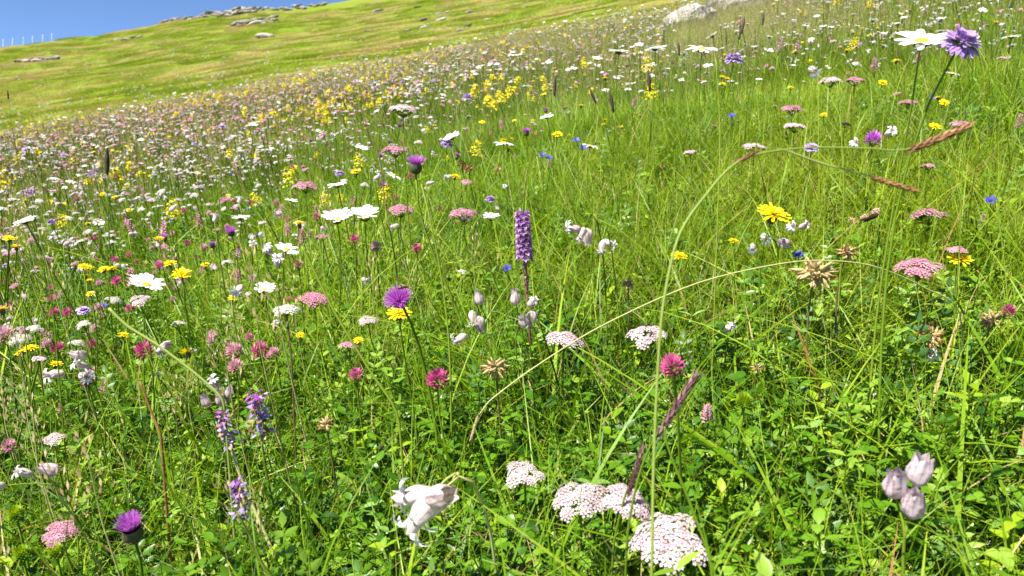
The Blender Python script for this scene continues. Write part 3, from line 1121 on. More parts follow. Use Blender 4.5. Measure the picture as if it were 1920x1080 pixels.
def plant(name, label, cat, base, heads, group=None, stem='stem', sr=.0016, leaves=0, leafmt='leaf', leafL=.05, lw=.3, neck=.55, tint=None, bend=True):
    """heads: list of (point, axis, size, kind, variant, options); the first one ends the main stem, the others branch off it"""
    base = Vector(base)
    t = empty(name, base)
    tag(t, label, cat, group)
    g = M()
    main = None
    for i, (p, ax, s, kind, v, kw) in enumerate(heads):
        ax = Vector(ax).normalized()
        off = {'daisy': .18, 'thistle': 1.0, 'umbel': .72, 'hawkbit': .6, 'campion': 0, 'bud': 0, 'scabious': .28, 'clover': .7, 'spike': 1.4,
               'orchid': 2.7, 'wilted': 1.9, 'plume': 1.0, 'bell': .48, 'plantain': 1.2, 'sedge': 1.9, 'dry': .2}[kind]
        end = Vector(p) - ax * (off * s) - base
        if i == 0:
            pts = curve((0, 0, -.01), end, 9, ax)
            main = pts
            g.tube(pts, [sr * (1.15 - .4 * k / 8) for k in range(9)], stem, U(.2, .8) if tint is None else tint, 5)
        else:
            st = main[int(len(main) * neck)]
            g.tube(curve(st, end, 6, ax), [sr * .75, sr * .7, sr * .65, sr * .6, sr * .55, sr * .5], stem, U(.2, .8) if tint is None else tint, 5)
        calyx = None
        for nme, me, mxs in head(kind, v, **kw):
            for mx in mxs:
                loc = place(Vector(p) - base, ax, i * 1.3 + v, s)
                if nme == 'petal' and kind == 'campion' and calyx is not None:
                    o = obj('petal', me, calyx, mx)
                else:
                    o = obj(nme, me, t, loc @ mx)
                if nme == 'calyx': calyx = o
    obj('stem', g.mesh('stem'), t)
    for k in range(leaves):
        l = M()
        q = main[1 + int((len(main) - 4) * k / max(1, leaves))]
        a = k * 2.4 + U(0, 1)
        l.leaf((0, 0, 0), (math.cos(a), math.sin(a), U(.3, .9)), (0, 0, 1), leafL * U(.7, 1.1), leafL * lw, leafmt, U(.2, .8), 6, U(.4, 1.2), .25, 1.2)
        obj('leaf', l.mesh('leaf'), t, T_(q))
    return t


def base_under(p, dx=0, dy=0):
    x, y = p.x + dx, p.y + dy
    return Vector((x, y, hz(x, y)))


def tilt(ax=0.0, ay=0.0):
    return (ax, ay, 1.0)


# ------------------------------------------------------------------ rocks and fence posts
def rock_mesh(seed, mt, flat=.6, long=1.4):
    rd = random.Random(seed)
    m = M()
    n, k = 9, 14
    planes = []
    for i in range(15):
        a = rd.uniform(0, 6.28); e = rd.uniform(-.4, 1.3)
        planes.append((Vector((math.cos(a) * math.cos(e), math.sin(a) * math.cos(e), math.sin(e))), rd.uniform(.62, .95)))
    rows = []
    for i in range(n + 1):
        th = PI * i / n
        row = []
        for q in range(k + 1):
            a = 2 * PI * (q % k) / k
            d = Vector((math.sin(th) * math.cos(a), math.sin(th) * math.sin(a), -math.cos(th)))
            r = 1.0
            for nn, dd in planes:
                c = nn.dot(d)
                if c > .05: r = min(r, dd / c)
            r *= 1 + .04 * math.sin(q * 3.1 + i * 2.3 + seed)
            row.append((d.x * r * long, d.y * r, d.z * r * flat))
        rows.append(row)
    m.grid(rows, mt, .5)
    me = m.mesh('rock')
    me.polygons.foreach_set('use_smooth', [False] * len(me.polygons))
    return me


RK = [rock_mesh(i, 'rock_grey', U(.45, .8), U(1.1, 1.9)) for i in range(7)]
RP = [rock_mesh(40 + i, 'rock_pale', U(.4, .6), U(1.3, 2.0)) for i in range(4)]


def rock(me, p, s, rz, label, group=None, tx=0.0, ty=0.0, sink=.25):
    o = obj('rock', me)
    z = hz(p[0], p[1])
    o.location = (p[0], p[1], z + s * (.45 - sink))
    o.rotation_euler = (tx, ty, rz); o.scale = (s, s, s)
    tag(o, label, 'rock', group)
    return o


def far_rock(px, py, wpx, meshes, label, group=None, n=0):
    p = on_ground(px, py)
    d = (p - EYE).length
    rock(meshes[n % len(meshes)], p, wpx * d / F / 2.6, U(-.5, .5), label, group, U(-.2, .2), U(-.35, .1), .12)


def ridge_at(px):
    """the skyline point of the far ridge above photo column px"""
    best, bp = -9, None
    for rr in np.arange(80, 150, 1.0):
        d = ray(px, 60)
        h = math.hypot(d.x, d.y); xx, yy = d.x / h * rr, d.y / h * rr
        t = (hz(xx, yy) - EYE.z) / rr
        if t > best: best, bp = t, Vector((xx, yy, hz(xx, yy)))
    return bp


def jumble(name_label, grp, spots, sizes=(.3, .5)):
    for i, (q, s, where) in enumerate(spots):
        me = RK[i % 7] if i % 5 else RP[i % 4]
        o = rock(me, (q.x, q.y), s, U(-.7, .7), '%s %s rock %s' % ('small' if s < sizes[0] else ('mid-sized' if s < sizes[1] else 'large'), 'dark grey' if i % 5 else 'pale', where), grp, U(-.3, .3), U(-.45, .2), .16)


sp = []
for i in range(95):                                    # the broken crest of the ridge
    u = U(0, 1)
    q = ridge_at(300 + 315 * u)
    hump = math.exp(-((u - .40) / .20) ** 2) + .7 * math.exp(-((u - .80) / .12) ** 2)
    q = q + q.normalized() * (U(-9, 1) * (.25 + .75 * hump))
    sp.append((q, U(.2, .52) * (.7 + .6 * hump), 'at the low tapering end of the crest outcrop' if u < .2 else ('on the main hump of the crest outcrop' if u < .58 else ('in the saddle of the crest outcrop' if u < .7 else 'on the second hump of the crest outcrop'))))
jumble('grey angular rock in the long broken outcrop along the ridge crest', 'rocks of the crest outcrop', sp)
sp = []
for i in range(34):                                    # the second outcrop just below it
    u = U(0, 1)
    q = on_ground(438 + 85 * u, 52 - 17 * u + U(-7, 5))
    sp.append((q, U(.2, .5) * (1.2 if u < .5 else .8), 'in the thick end of the small outcrop below the crest' if u < .5 else 'in the thin end of the small outcrop below the crest'))
jumble('grey jagged rock of the small outcrop on the grass below the crest', 'rocks of the lower outcrop', sp)
far_rock(497, 71, 26, RP, 'white flat rock lying alone on the hillside below the outcrops', None, 1)
far_rock(205, 60, 15, RP, 'small pale rock on the bare skyline slope near the fence posts', None, 2)
for i in range(8):
    far_rock(38 + i * 10, 117 - i * .9 + U(-1.5, 1.5), U(9, 17), RP if i % 2 else RK, 'pale rock in the low stony band under the row of fence posts', 'rocks of the low stony band', i)
for i in range(5):
    far_rock(219 + i * 10, 77 - i * .9 + U(-1, 1), U(6, 12), RK if i % 2 else RP, 'small grey rock in the short line of stones high on the slope', 'rocks of the short stone line', i)
for i in range(14):
    far_rock(U(690, 930), U(14, 62), U(9, 20), RK if i % 3 else RP, 'small grey stone in the scree patch on the hillside above the flowers', 'stones of the hillside scree', i)
for i in range(10):
    far_rock(1085 + i * 8 + U(-6, 6), 72 - i * 1.6 + U(-4, 4), U(12, 26), RK if i % 3 else RP, 'flat grey stone in the bare strip beside the pale boulder', 'stones of the bare strip', i)


HEROPX = []


def crest_rock(px, py, d, wpx, me, label, rz, sink=.2):
    q = on_ground(px, py + 8, 40)
    d = (q - EYE).length
    o = rock(me, q, wpx * d / F / 2.4, rz, label, None, .05, -.15, sink)
    o.location.z = hz(q.x, q.y) + .55 * o.scale.z + .08
    o.scale.z *= 2.1
    HEROPX.append((px, py + 14, d, wpx))


crest_rock(1292, 56, 15.0, 74, RP[0], 'pale tan boulder with a rounded back among the flowers on the crest', .2)
crest_rock(1352, 26, 17.5, 66, RK[2], 'grey leaning slab at the top of the meadow beside the long white slab', .5)
crest_rock(1408, 20, 18.0, 84, RP[2], 'long white slab at the top of the meadow beside the grey leaning slab', -.1)


def post_mesh():
    m = M()
    m.lathe([(.05, -.3), (.05, .1), (.046, .92), (.036, .98), (.004, 1.03)], 'post_paint', 8, .6, .02)
    c = M(); c.lathe([(.070, 0), (.075, .02), (.075, .06), (.06, .075)], 'post_paint', 8, .2)
    return m.mesh('post'), c.mesh('wire_clip')


pm, pc = post_mesh()
for i, px in enumerate((4, 21, 42, 60, 79, 96)):
    q = ridge_at(px)
    o = obj('fence_post', pm)
    o.location = q + Vector((0, 0, -.05)); o.rotation_euler = (U(-.05, .05), U(.04, .14), 0)
    tag(o, 'slim white fence post standing on the skyline of the bare ridge', 'fence post', 'fence posts on the skyline')
    for z in (.45, .8):
        obj('wire_clip', pc, o, T_((0, 0, z)))

# ------------------------------------------------------------------ flowers one can point at
UP = (0, 0, 1)
WID = {'daisy': 2.0, 'thistle': 2.35, 'umbel': 2.1, 'hawkbit': 2.0, 'campion': 1.25, 'bud': 1.0, 'scabious': 1.9, 'clover': 1.7, 'spike': 2.8, 'orchid': 4.3,
       'wilted': 3.6, 'plume': 2.2, 'bell': 1.7, 'plantain': 2.8, 'sedge': 4.6, 'dry': 1.9}
HEROXY = []


def hero(name, cat, label, hs, dx=0.0, dy=0.03, group=None, **kw):
    """hs: (photo x, photo y, distance, apparent size, kind, variant, axis, options)"""
    out = []
    for (px, py, d, wpx, kind, v, ax, opt) in hs:
        HEROPX.append((px, py, d, wpx))
        wd_ = 2.75 if kind == 'umbel' and opt.get('n', 15) <= 12 else WID[kind]
        out.append((P(px, py, d), ax, wpx * d / F / wd_, kind, v, opt))
    b = base_under(out[0][0], dx, dy)
    HEROXY.append((b.x, b.y))
    return plant(name, label, cat, b, out, group, **kw)


D, O = {}, dict
# thistles
hero('thistle', 'thistle', 'tall purple thistle with an open brush-shaped head on a bare stem', [(780, 308, 1.25, 44, 'thistle', 0, (.05, -.1, 1), O(spread=.72))], .10, .02, sr=.0022, tint=.9)
hero('thistle', 'thistle', 'round purple thistle with a bee on it above a yellow flower', [(747, 560, .92, 54, 'thistle', 1, (-.25, -.75, .75), O(spread=1.25, n=260))], .05, .04, sr=.0022, leaves=2, leafL=.05, lw=.22)
hero('thistle', 'thistle', 'low purple thistle with a dark spiny cup beside lobed leaves', [(246, 992, .72, 72, 'thistle', 2, (-.05, -.35, 1), O(spread=.55, n=300))], .0, .0, sr=.0019, leaves=3, leafL=.06, lw=.25, tint=.3)
hero('thistle', 'thistle', 'small purple thistle behind the tall white daisies in the grass', [(987, 247, 2.5, 19, 'thistle', 3, (0, -.1, 1), O(spread=.75))], .02, sr=.0018)
hero('thistle', 'thistle', 'purple thistle bud leaning over open grass beside pink spikes', [(857, 293, 2.0, 15, 'thistle', 4, (.3, -.1, 1), O(spread=.5))], .02, sr=.0018)
hero('thistle', 'thistle', 'purple thistle pressed against a white daisy in the pink flowers', [(433, 434, 1.7, 24, 'thistle', 5, (0, -.5, 1), O(spread=.8))], .02, sr=.0018)
# daisies
for (px, py, d, wd, cup, ax, lb) in (
        (1727, 80, .80, 98, .12, (-.16, -.46, 1), 'large white daisy touching the mauve scabious on a long stem'),
        (632, 414, 1.40, 64, .38, (-.06, -.38, 1), 'white cup-shaped daisy, flatter of the pair above the pink umbels'),
        (684, 409, 1.42, 64, .42, (.06, -.36, 1), 'white cup-shaped daisy with raised petals, rounder of the pair'),
        (1160, 98, 1.95, 44, .05, (.05, -.12, 1), 'white daisy with drooping petals on the stem next to dark plantain spikes'),
        (1228, 92, 2.00, 40, -.1, (-.05, .05, 1), 'white daisy above a yellow plume with petals folding down'),
        (1316, 93, 1.60, 62, .0, (.0, -.28, 1), 'wide white daisy seen edge-on beside a violet scabious'),
        (274, 536, 1.15, 68, .2, (.35, -.22, 1), 'white daisy tilted sideways above a pale pink umbel'),
        (497, 545, 1.30, 46, .3, (.1, -.3, 1), 'white daisy beside campions near the pink and green umbel'),
        (537, 468, 1.45, 46, .1, (.35, -.25, 1), 'white daisy with its face turned away over white campions'),
        (921, 411, 1.60, 38, .4, (.0, -.3, 1), 'white daisy under the small round violet scabious'),
        (945, 268, 1.95, 40, -.15, (.05, -.1, 1), 'white daisy with drooping petals among pink spikes'),
        (848, 259, 2.10, 36, .2, (-.5, -.4, 1), 'white daisy tipped over, next to a purple scabious'),
        (1106, 274, 2.0, 34, -.05, (.2, -.1, 1), 'white daisy behind two blue bellflowers'),
        (738, 330, 1.9, 34, .0, (.5, -.1, 1), 'white daisy leaning behind the tall brush-shaped thistle'),
        (452, 409, 1.8, 36, .05, (.0, -.1, 1), 'flat white daisy above the thistle pressed against petals'),
        (546, 377, 2.0, 26, .1, (.1, -.1, 1), 'small flat white daisy between the yellow plume and the daisy pair'),
        (1025, 220, 2.3, 28, .1, (-.35, -.3, 1), 'white daisy beside a yellow flower near the drooping plantain spikes'),
        (677, 278, 2.2, 26, .1, (.2, -.3, 1), 'white daisy near the branching umbel stem and the yellow belt')):
    hero('daisy', 'daisy', lb, [(px, py, d, wd, 'daisy', 0, ax, O(cup=cup))], U(-.03, .05), U(.0, .05), sr=.0013, leaves=2, leafL=.035, lw=.2)
# scabious
for (px, py, d, wd, ax, lb) in (
        (1800, 82, .78, 88, (.25, -.62, 1), 'big mauve scabious overlapping the large white daisy'),
        (1376, 112, 1.7, 40, (.05, -.3, 1), 'violet scabious below pink umbels beside the wide white daisy'),
        (1522, 278, 1.5, 30, (.0, -.4, 1), 'pale violet scabious next to a purple clover above the arching sedge'),
        (919, 374, 1.8, 22, (.0, -.2, 1), 'small round violet scabious over the white daisy'),
        (637, 326, 2.1, 20, (.0, -.2, 1), 'small violet scabious near the red clovers and pink umbel'),
        (838, 270, 2.1, 26, (.1, -.3, 1), 'lilac scabious against the tipped white daisy'),
        (157, 583, 1.5, 26, (.0, -.4, 1), 'light blue-violet scabious above pink clover heads'),
        (876, 183, 2.9, 24, (.0, -.2, 1), 'purple scabious in the yellow and pink belt')):
    hero('scabious', 'scabious', lb, [(px, py, d, wd, 'scabious', int(px) % 5, ax, D)], U(-.05, .0), U(0, .04), sr=.0015, leaves=1, leafL=.04, lw=.15)
# pink umbels
for (px, py, d, wd, ax, mt_, n, lb) in (
        (1252, 1008, .66, 146, (-.10, -.42, 1), 'pink_floret', 17, 'large pale pink umbel crossed by a tall green stem'),
        (1085, 930, .70, 104, (-.12, -.22, 1), 'pink_floret', 16, 'dense pale pink umbel joined to a second one by the plum grass spike'),
        (1178, 938, .69, 94, (.25, -.45, 1), 'pink_floret', 14, 'pale pink umbel behind the plum grass spike tip'),
        (983, 886, .79, 86, (-.05, -.45, 1), 'pink_floret', 9, 'small pale pink umbel of a few round clusters over dark leaves'),
        (1218, 624, 1.05, 92, (-.05, -.30, 1), 'pink_floret', 10, 'loose pink umbel with a fly on it behind the green stem'),
        (1725, 497, 1.05, 88, (.0, -.16, 1), 'rose_floret', 18, 'flat rose-pink umbel left of a yellow hawkbit in the grass'),
        (1060, 634, 1.0, 96, (.1, -.18, 1), 'pink_floret', 12, 'fading pink umbel with greenish seeds at the pale bent stalk'),
        (690, 598, 1.25, 46, (.0, -.25, 1), 'pink_floret', 9, 'small whitish pink umbel under the round thistle and yellow flower'),
        (590, 556, 1.25, 64, (.05, -.12, 1), 'rose_floret', 13, 'flat pink umbel reaching over the leaning green stalk'),
        (751, 390, 1.55, 54, (.05, -.10, 1), 'rose_floret', 14, 'pink umbel on a dark stem under the tall thistle'),
        (870, 397, 1.60, 56, (.0, -.05, 1), 'rose_floret', 13, 'flat pink umbel with a drooping side cluster near the purple orchid'),
        (757, 201, 1.45, 56, (.05, -.06, 1), 'pink_floret', 16, 'tall pink umbel on a dark stem rising over the belt'),
        (742, 279, 1.55, 48, (.05, -.10, 1), 'rose_floret', 15, 'pink umbel just above the tall brush-shaped thistle'),
        (112, 993, .77, 66, (.0, -.25, 1), 'rose_floret', 13, 'low pink umbel between green buds and the spiny-cupped thistle'),
        (1795, 467, 1.12, 52, (.0, -.12, 1), 'rose_floret', 12, 'small rose umbel right above a yellow hawkbit'),
        (1742, 399, 1.35, 70, (.0, .02, 1), 'rose_floret', 14, 'very flat rose umbel seen edge-on behind the tall daisy stem'),
        (1490, 235, 1.75, 42, (.0, -.10, 1), 'pink_floret', 14, 'pale pink domed umbel alone in the dark grass'),
        (1703, 191, 1.75, 34, (.1, -.05, 1), 'rose_floret', 13, 'rose umbel tilted toward the mauve scabious stem'),
        (1603, 148, 1.85, 40, (.0, -.05, 1), 'rose_floret', 14, 'rose-pink umbel, rounder of the two next to a yellow buttercup'),
        (1556, 150, 1.85, 42, (-.1, -.05, 1), 'pink_floret', 13, 'beige-pink umbel, looser of the two next to a yellow buttercup'),
        (1485, 202, 1.85, 42, (.0, -.05, 1), 'rose_floret', 13, 'brownish rose umbel just above the pale domed umbel'),
        (1415, 272, 1.60, 52, (.0, -.10, 1), 'pink_floret', 9, 'whitish broken umbel above the brown joint of the arching sedge'),
        (1585, 232, 1.9, 30, (.1, -.05, 1), 'rose_floret', 12, 'small rose umbel beside the tall grass stems'),
        (1800, 231, 1.5, 38, (.0, -.05, 1), 'rose_floret', 13, 'rose umbel by the brown tip of the arching sedge'),
        (572, 346, 1.75, 50, (.0, -.1, 1), 'rose_floret', 14, 'domed pink umbel beside a purple thistle and white daisies'),
        (262, 560, 1.10, 54, (-.1, -.2, 1), 'pink_floret', 9, 'pale pink umbel sheltering under the tilted white daisy'),
        (655, 645, 1.2, 50, (.0, .0, 1), 'rose_floret', 12, 'narrow pink umbel behind a small yellow flower'),
        (100, 820, 1.0, 50, (.0, -.1, 1), 'pink_floret', 8, 'pinkish white umbel of three clusters over dry grass'),
        (1295, 284, 1.9, 34, (.0, .0, 1), 'pink_floret', 12, 'thin whitish umbel edge-on in lush grass'),
        (1740, 310, 1.4, 36, (.0, -.1, 1), 'rose_floret', 11, 'rose umbel beneath the brown sedge spike')):
    hero('pink_umbel', 'umbel', lb, [(px, py, d, wd, 'umbel', int(px) % 3, ax, O(mt=mt_, n=n, gap=1.0 if n > 10 else 1.12))], U(-.02, .04), U(.01, .05), sr=.0012 if d > 1 else .0016,
         leaves=2 if d < 1.2 else 0, leafL=.04, lw=.35)
# hawkbits
for (px, py, d, wd, ax, lb) in (
        (1450, 402, 1.05, 66, (.15, -.55, 1), 'large ragged yellow hawkbit over white campions in the grass'),
        (748, 588, .98, 48, (.0, -.45, 1), 'yellow hawkbit half hidden under the round purple thistle'),
        (1800, 486, 1.12, 48, (.0, -.40, 1), 'yellow hawkbit right below a small rose umbel'),
        (1273, 480, 1.3, 32, (.0, -.4, 1), 'yellow hawkbit beside the yellowing sedge stem'),
        (672, 638, 1.2, 22, (.0, -.3, 1), 'tiny yellow hawkbit in front of the narrow pink umbel'),
        (563, 628, 1.3, 18, (.0, -.4, 1), 'tiny yellow hawkbit standing alone next to the dark upright stem'),
        (232, 628, 1.25, 22, (.2, -.2, 1), 'small yellow hawkbit against the yellow leaning stalk'),
        (1753, 237, 1.6, 24, (.0, -.7, 1), 'yellow buttercup between the tall daisy and scabious stems'),
        (1655, 155, 1.9, 18, (.0, -.7, 1), 'yellow buttercup right of two rose umbels'),
        (1482, 164, 1.9, 14, (.0, -.3, 1), 'tiny yellow buttercup above rose umbels in the grass'),
        (1770, 192, 1.8, 20, (.0, -.7, 1), 'yellow buttercup between the tall stems, near a blue flower'),
        (195, 505, 1.5, 24, (.0, -.3, 1), 'yellow hawkbit with upright petals in the pink flowers'),
        (170, 551, 1.4, 18, (.0, -.3, 1), 'small yellow hawkbit above the blue-violet scabious'),
        (437, 558, 1.35, 20, (.2, -.3, 1), 'small yellow hawkbit between two white daisies'),
        (1375, 452, 1.4, 22, (.0, -.3, 1), 'orange-yellow hawkbit left of the white campions'),
        (1702, 1077, .8, 40, (.0, -.2, 1), 'yellow hawkbit under the mauve campion bladders')):
    hero('hawkbit', 'hawkbit', lb, [(px, py, d, wd, 'hawkbit', int(px) % 3, ax, D)], U(-.02, .03), U(.0, .03), sr=.0013)
hero('hawkbit', 'hawkbit', 'double yellow hawkbit cluster over pink clover by the dry stems', [(40, 660, 1.2, 26, 'hawkbit', 0, (-.2, -.2, 1), D), (58, 652, 1.2, 26, 'hawkbit', 1, (.2, -.2, 1), D)], sr=.0013)
# campions
CM = O(mt='calyx_mauve')
CF, CMF = O(fine=1), O(mt='calyx_mauve', fine=1)
hero('bladder_campion', 'campion', 'three mauve veined campion bladders with pointed teeth over reddish pods',
     [(1706, 968, .62, 50, 'bud', 3, (.05, -.35, 1), CMF), (1680, 932, .63, 50, 'bud', 4, (-.25, -.2, 1), CMF), (1714, 908, .64, 52, 'bud', 5, (.15, -.25, 1), CMF)], .01, .0, sr=.0017, neck=.8, tint=.6)
hero('bladder_campion', 'campion', 'three large white drooping campion bells on a pale bent stalk',
     [(826, 922, .65, 104, 'campion', 1, (-.60, -.25, -.80), CF), (822, 930, .67, 96, 'campion', 2, (-1, .12, -.02), CF), (806, 936, .64, 56, 'bud', 3, (.55, -.55, .45), CF)], .05, .06, sr=.0015, stem='stem_pale', neck=.85)
hero('bladder_campion', 'campion', 'white campion bells nodding in open grass beside the purple orchid',
     [(1096, 426, 1.10, 34, 'campion', 1, (-.35, -.2, -1), D), (1090, 430, 1.1, 34, 'campion', 2, (-1, -.2, .15), D), (1098, 428, 1.12, 30, 'bud', 3, (.25, -.1, -1), D)], .04, .03, sr=.0011, neck=.85)
hero('bladder_campion', 'campion', 'two pinkish white campion bells hanging beside the nodding three in open grass',
     [(1130, 450, 1.1, 30, 'campion', 1, (-.1, -.2, -1), D), (1128, 452, 1.12, 32, 'campion', 2, (.9, -.1, -.35), D)], .04, .03, sr=.0011, neck=.9)
hero('bladder_campion', 'campion', 'pinkish campion buds held upright before the orchid stem',
     [(968, 572, .98, 28, 'bud', 1, (-.15, -.2, 1), D), (985, 614, .96, 26, 'bud', 2, (-.2, -.4, .8), D), (900, 572, .98, 26, 'bud', 0, (-.1, -.2, 1), D)], .06, .03, sr=.0010, neck=.6)
hero('bladder_campion', 'campion', 'white and pink open campion flowers clasping the orchid stem',
     [(990, 575, 1.0, 30, 'campion', 1, (.5, -.5, .6), D), (998, 582, 1.0, 28, 'bud', 2, (.0, -.4, -1), CM)], .02, .03, sr=.0010, neck=.8)
hero('bladder_campion', 'campion', 'whitish campion flowers spilling down left of the orchid stem',
     [(885, 582, 1.0, 34, 'campion', 1, (.1, -.3, -1), D), (876, 628, .98, 34, 'campion', 2, (-.9, -.2, -.35), D), (896, 592, 1.0, 30, 'bud', 4, (.2, -.2, -1), D)], .05, .03, sr=.0010, neck=.8)
hero('bladder_campion', 'campion', 'bunch of white campions under the large ragged hawkbit',
     [(1476, 430, 1.12, 28, 'campion', 1, (.1, -.9, .3), D), (1498, 428, 1.12, 26, 'campion', 2, (.5, -.7, .4), CM), (1430, 440, 1.12, 28, 'campion', 0, (.0, -.8, -.3), D), (1412, 458, 1.1, 22, 'campion', 3, (-.3, -.8, -.5), D), (1478, 458, 1.1, 26, 'bud', 2, (-.6, -.5, .1), CM)], .03, .04, sr=.0011, neck=.75)
hero('bladder_campion', 'campion', 'mauve round campion buds next to withered lavender spikes',
     [(392, 762, .95, 24, 'bud', 1, (-.3, -.3, .7), CM), (416, 760, .95, 24, 'bud', 2, (.0, -.3, .9), CM), (428, 746, .96, 22, 'bud', 3, (.2, -.2, 1), CM), (410, 730, .96, 34, 'campion', 1, (-.2, -.3, .6), D)], .02, .02, sr=.0011, neck=.75)
hero('bladder_campion', 'campion', 'glossy white campion flowers tangled with magenta clover and thin stems',
     [(122, 700, 1.05, 40, 'campion', 1, (-.5, -.6, .0), D), (150, 705, 1.05, 34, 'campion', 2, (.7, -.5, .1), D), (168, 690, 1.06, 32, 'campion', 3, (-.6, -.4, .4), D), (165, 668, 1.06, 28, 'bud', 1, (-.8, -.2, .2), D)], .02, .03, sr=.0012, neck=.75)
hero('bladder_campion', 'campion', 'white campion flowers in the shade of tipped daisy petals',
     [(520, 500, 1.3, 30, 'campion', 1, (.2, -.5, .6), CM), (510, 478, 1.3, 26, 'campion', 2, (-.3, -.5, .7), D), (455, 535, 1.28, 30, 'campion', 3, (-.2, -.6, -.3), D)], .02, .03, sr=.0011, neck=.7)
hero('bladder_campion', 'campion', 'white campion with spread petals over brown dry bracts',
     [(1726, 664, .98, 40, 'campion', 2, (.1, -1, .2), D)], .03, .02, sr=.0011)
hero('bladder_campion', 'campion', 'small white campion sprawling above pale dry leaves in the grass',
     [(1352, 620, 1.05, 32, 'campion', 1, (.7, -.4, .4), D)], .01, .03, sr=.0011)
hero('bladder_campion', 'campion', 'white campion blossom among red clover by the yellow leaning stalk',
     [(320, 640, 1.15, 38, 'campion', 1, (-.4, -.5, -.5), D)], .02, .03, sr=.0011)
hero('bladder_campion', 'campion', 'white campion buds low over dry grass',
     [(62, 890, .85, 36, 'campion', 1, (-.6, -.4, .3), D), (112, 885, .86, 34, 'bud', 2, (-.7, -.3, .4), CM), (12, 910, .85, 34, 'campion', 3, (-.5, -.4, .1), D)], .02, .02, sr=.0011, neck=.7)
hero('bladder_campion', 'campion', 'pale campion flowers at the back of the lush grass by the scabious',
     [(1595, 275, 1.5, 26, 'campion', 1, (.0, -.8, .3), D), (1660, 255, 1.5, 26, 'campion', 2, (.2, -.7, .4), D), (1518, 128, 1.9, 30, 'campion', 0, (.1, -.7, -.3), D)], .02, .03, sr=.0011, neck=.7)
# clovers and pink spikes
for (px, py, d, wd, ax, lb, kd, mt_) in (
        (821, 712, .95, 42, (.05, -.25, 1), 'bright magenta clover head standing over clover leaves', 'clover', 'magenta'),
        (668, 703, 1.0, 26, (.0, -.2, 1), 'dark pink clover bud left of the bright magenta clover', 'clover', 'magenta'),
        (487, 657, 1.1, 32, (.0, -.2, 1), 'magenta pea flowers beside a pink umbel and leaning stem', 'clover', 'magenta'),
        (442, 688, 1.08, 28, (.0, -.3, 1), 'pink clover head below the magenta pea flowers', 'clover', 'pink_spike'),
        (440, 660, 1.12, 34, (-.3, -.2, 1), 'soft pink clover head against the magenta pea flowers', 'clover', 'pink_spike'),
        (270, 657, 1.15, 34, (.2, -.2, 1), 'fading crimson clover touching the yellow leaning stalk', 'clover', 'magenta'),
        (10, 628, 1.2, 34, (.0, -.2, 1), 'rose-red clover head over tiny dry flowers beside yellow hawkbits', 'clover', 'pink_spike'),
        (163, 714, 1.05, 22, (.0, -.3, 1), 'magenta clover under glossy white campions', 'clover', 'magenta'),
        (782, 467, 1.5, 20, (.0, -.2, 1), 'crimson clover in the grass under the pink umbel', 'clover', 'magenta'),
        (665, 450, 1.5, 18, (.0, -.2, 1), 'pink-purple clover under the pair of cup-shaped daisies', 'clover', 'magenta'),
        (298, 498, 1.5, 18, (.0, -.2, 1), 'small red clover right of upright yellow hawkbits', 'clover', 'magenta'),
        (102, 587, 1.4, 18, (.0, -.2, 1), 'small carmine clover near the blue-violet scabious', 'clover', 'magenta'),
        (1637, 262, 1.5, 30, (.0, -.3, 1), 'purple and white clover between two white campions', 'clover', 'thistle_floret'),
        (560, 498, 1.4, 20, (.0, -.2, 1), 'brownish red clover by the leaning green stalk', 'clover', 'withered'),
        (372, 415, 1.7, 34, (.0, -.1, 1), 'pink blossom spike beside the bright yellow plume', 'spike', 'pink_spike'),
        (1640, 122, 1.9, 34, (-.1, -.1, 1), 'rose blossom spike alone above the rose umbels', 'spike', 'pink_spike'),
        (1462, 86, 2.0, 34, (.1, -.1, 1), 'rose blossom spike in the white flowers near the violet scabious', 'spike', 'pink_spike'),
        (1495, 88, 2.0, 30, (.0, -.1, 1), 'second rose blossom spike in the white flowers near the violet scabious', 'spike', 'pink_spike'),
        (1843, 412, 1.3, 28, (.0, -.1, 1), 'dusty pink blossom spike under the blue flower in the grass', 'spike', 'pink_spike')):
    hero('clover_flower' if kd == 'clover' else 'pink_blossom_spike', 'clover' if kd == 'clover' else 'flower', lb, [(px, py, d, wd, kd, int(px) % 3, ax, O(mt=mt_))], U(-.02, .03), U(.0, .03), sr=.0014,
         leaves=2, leafL=.03, lw=.4)
# the orchid and the withered spikes
hero('orchid', 'orchid', 'purple orchid spike with withered lower florets on a brown stem', [(982, 452, 1.12, 150, 'orchid', 0, (-.06, -.06, 1), D)], .015, .02, sr=.0026, stem='withered', tint=.2)
hero('withered_spike', 'flower', 'withered lavender spike leaning on a pale dry stalk', [(425, 803, .82, 84, 'wilted', 0, (-.15, -.1, 1), D)], .07, -.02, sr=.0022, stem='stem_pale')
hero('withered_spike', 'flower', 'taller withered lavender spike with bluish lower petals', [(484, 772, .85, 112, 'wilted', 1, (-.03, -.1, 1), D)], .02, .0, sr=.0018)
hero('withered_spike', 'flower', 'withered purple and brown spike bent over a green stalk', [(451, 930, .73, 96, 'wilted', 2, (-.05, -.1, 1), D)], .09, -.01, sr=.0022)
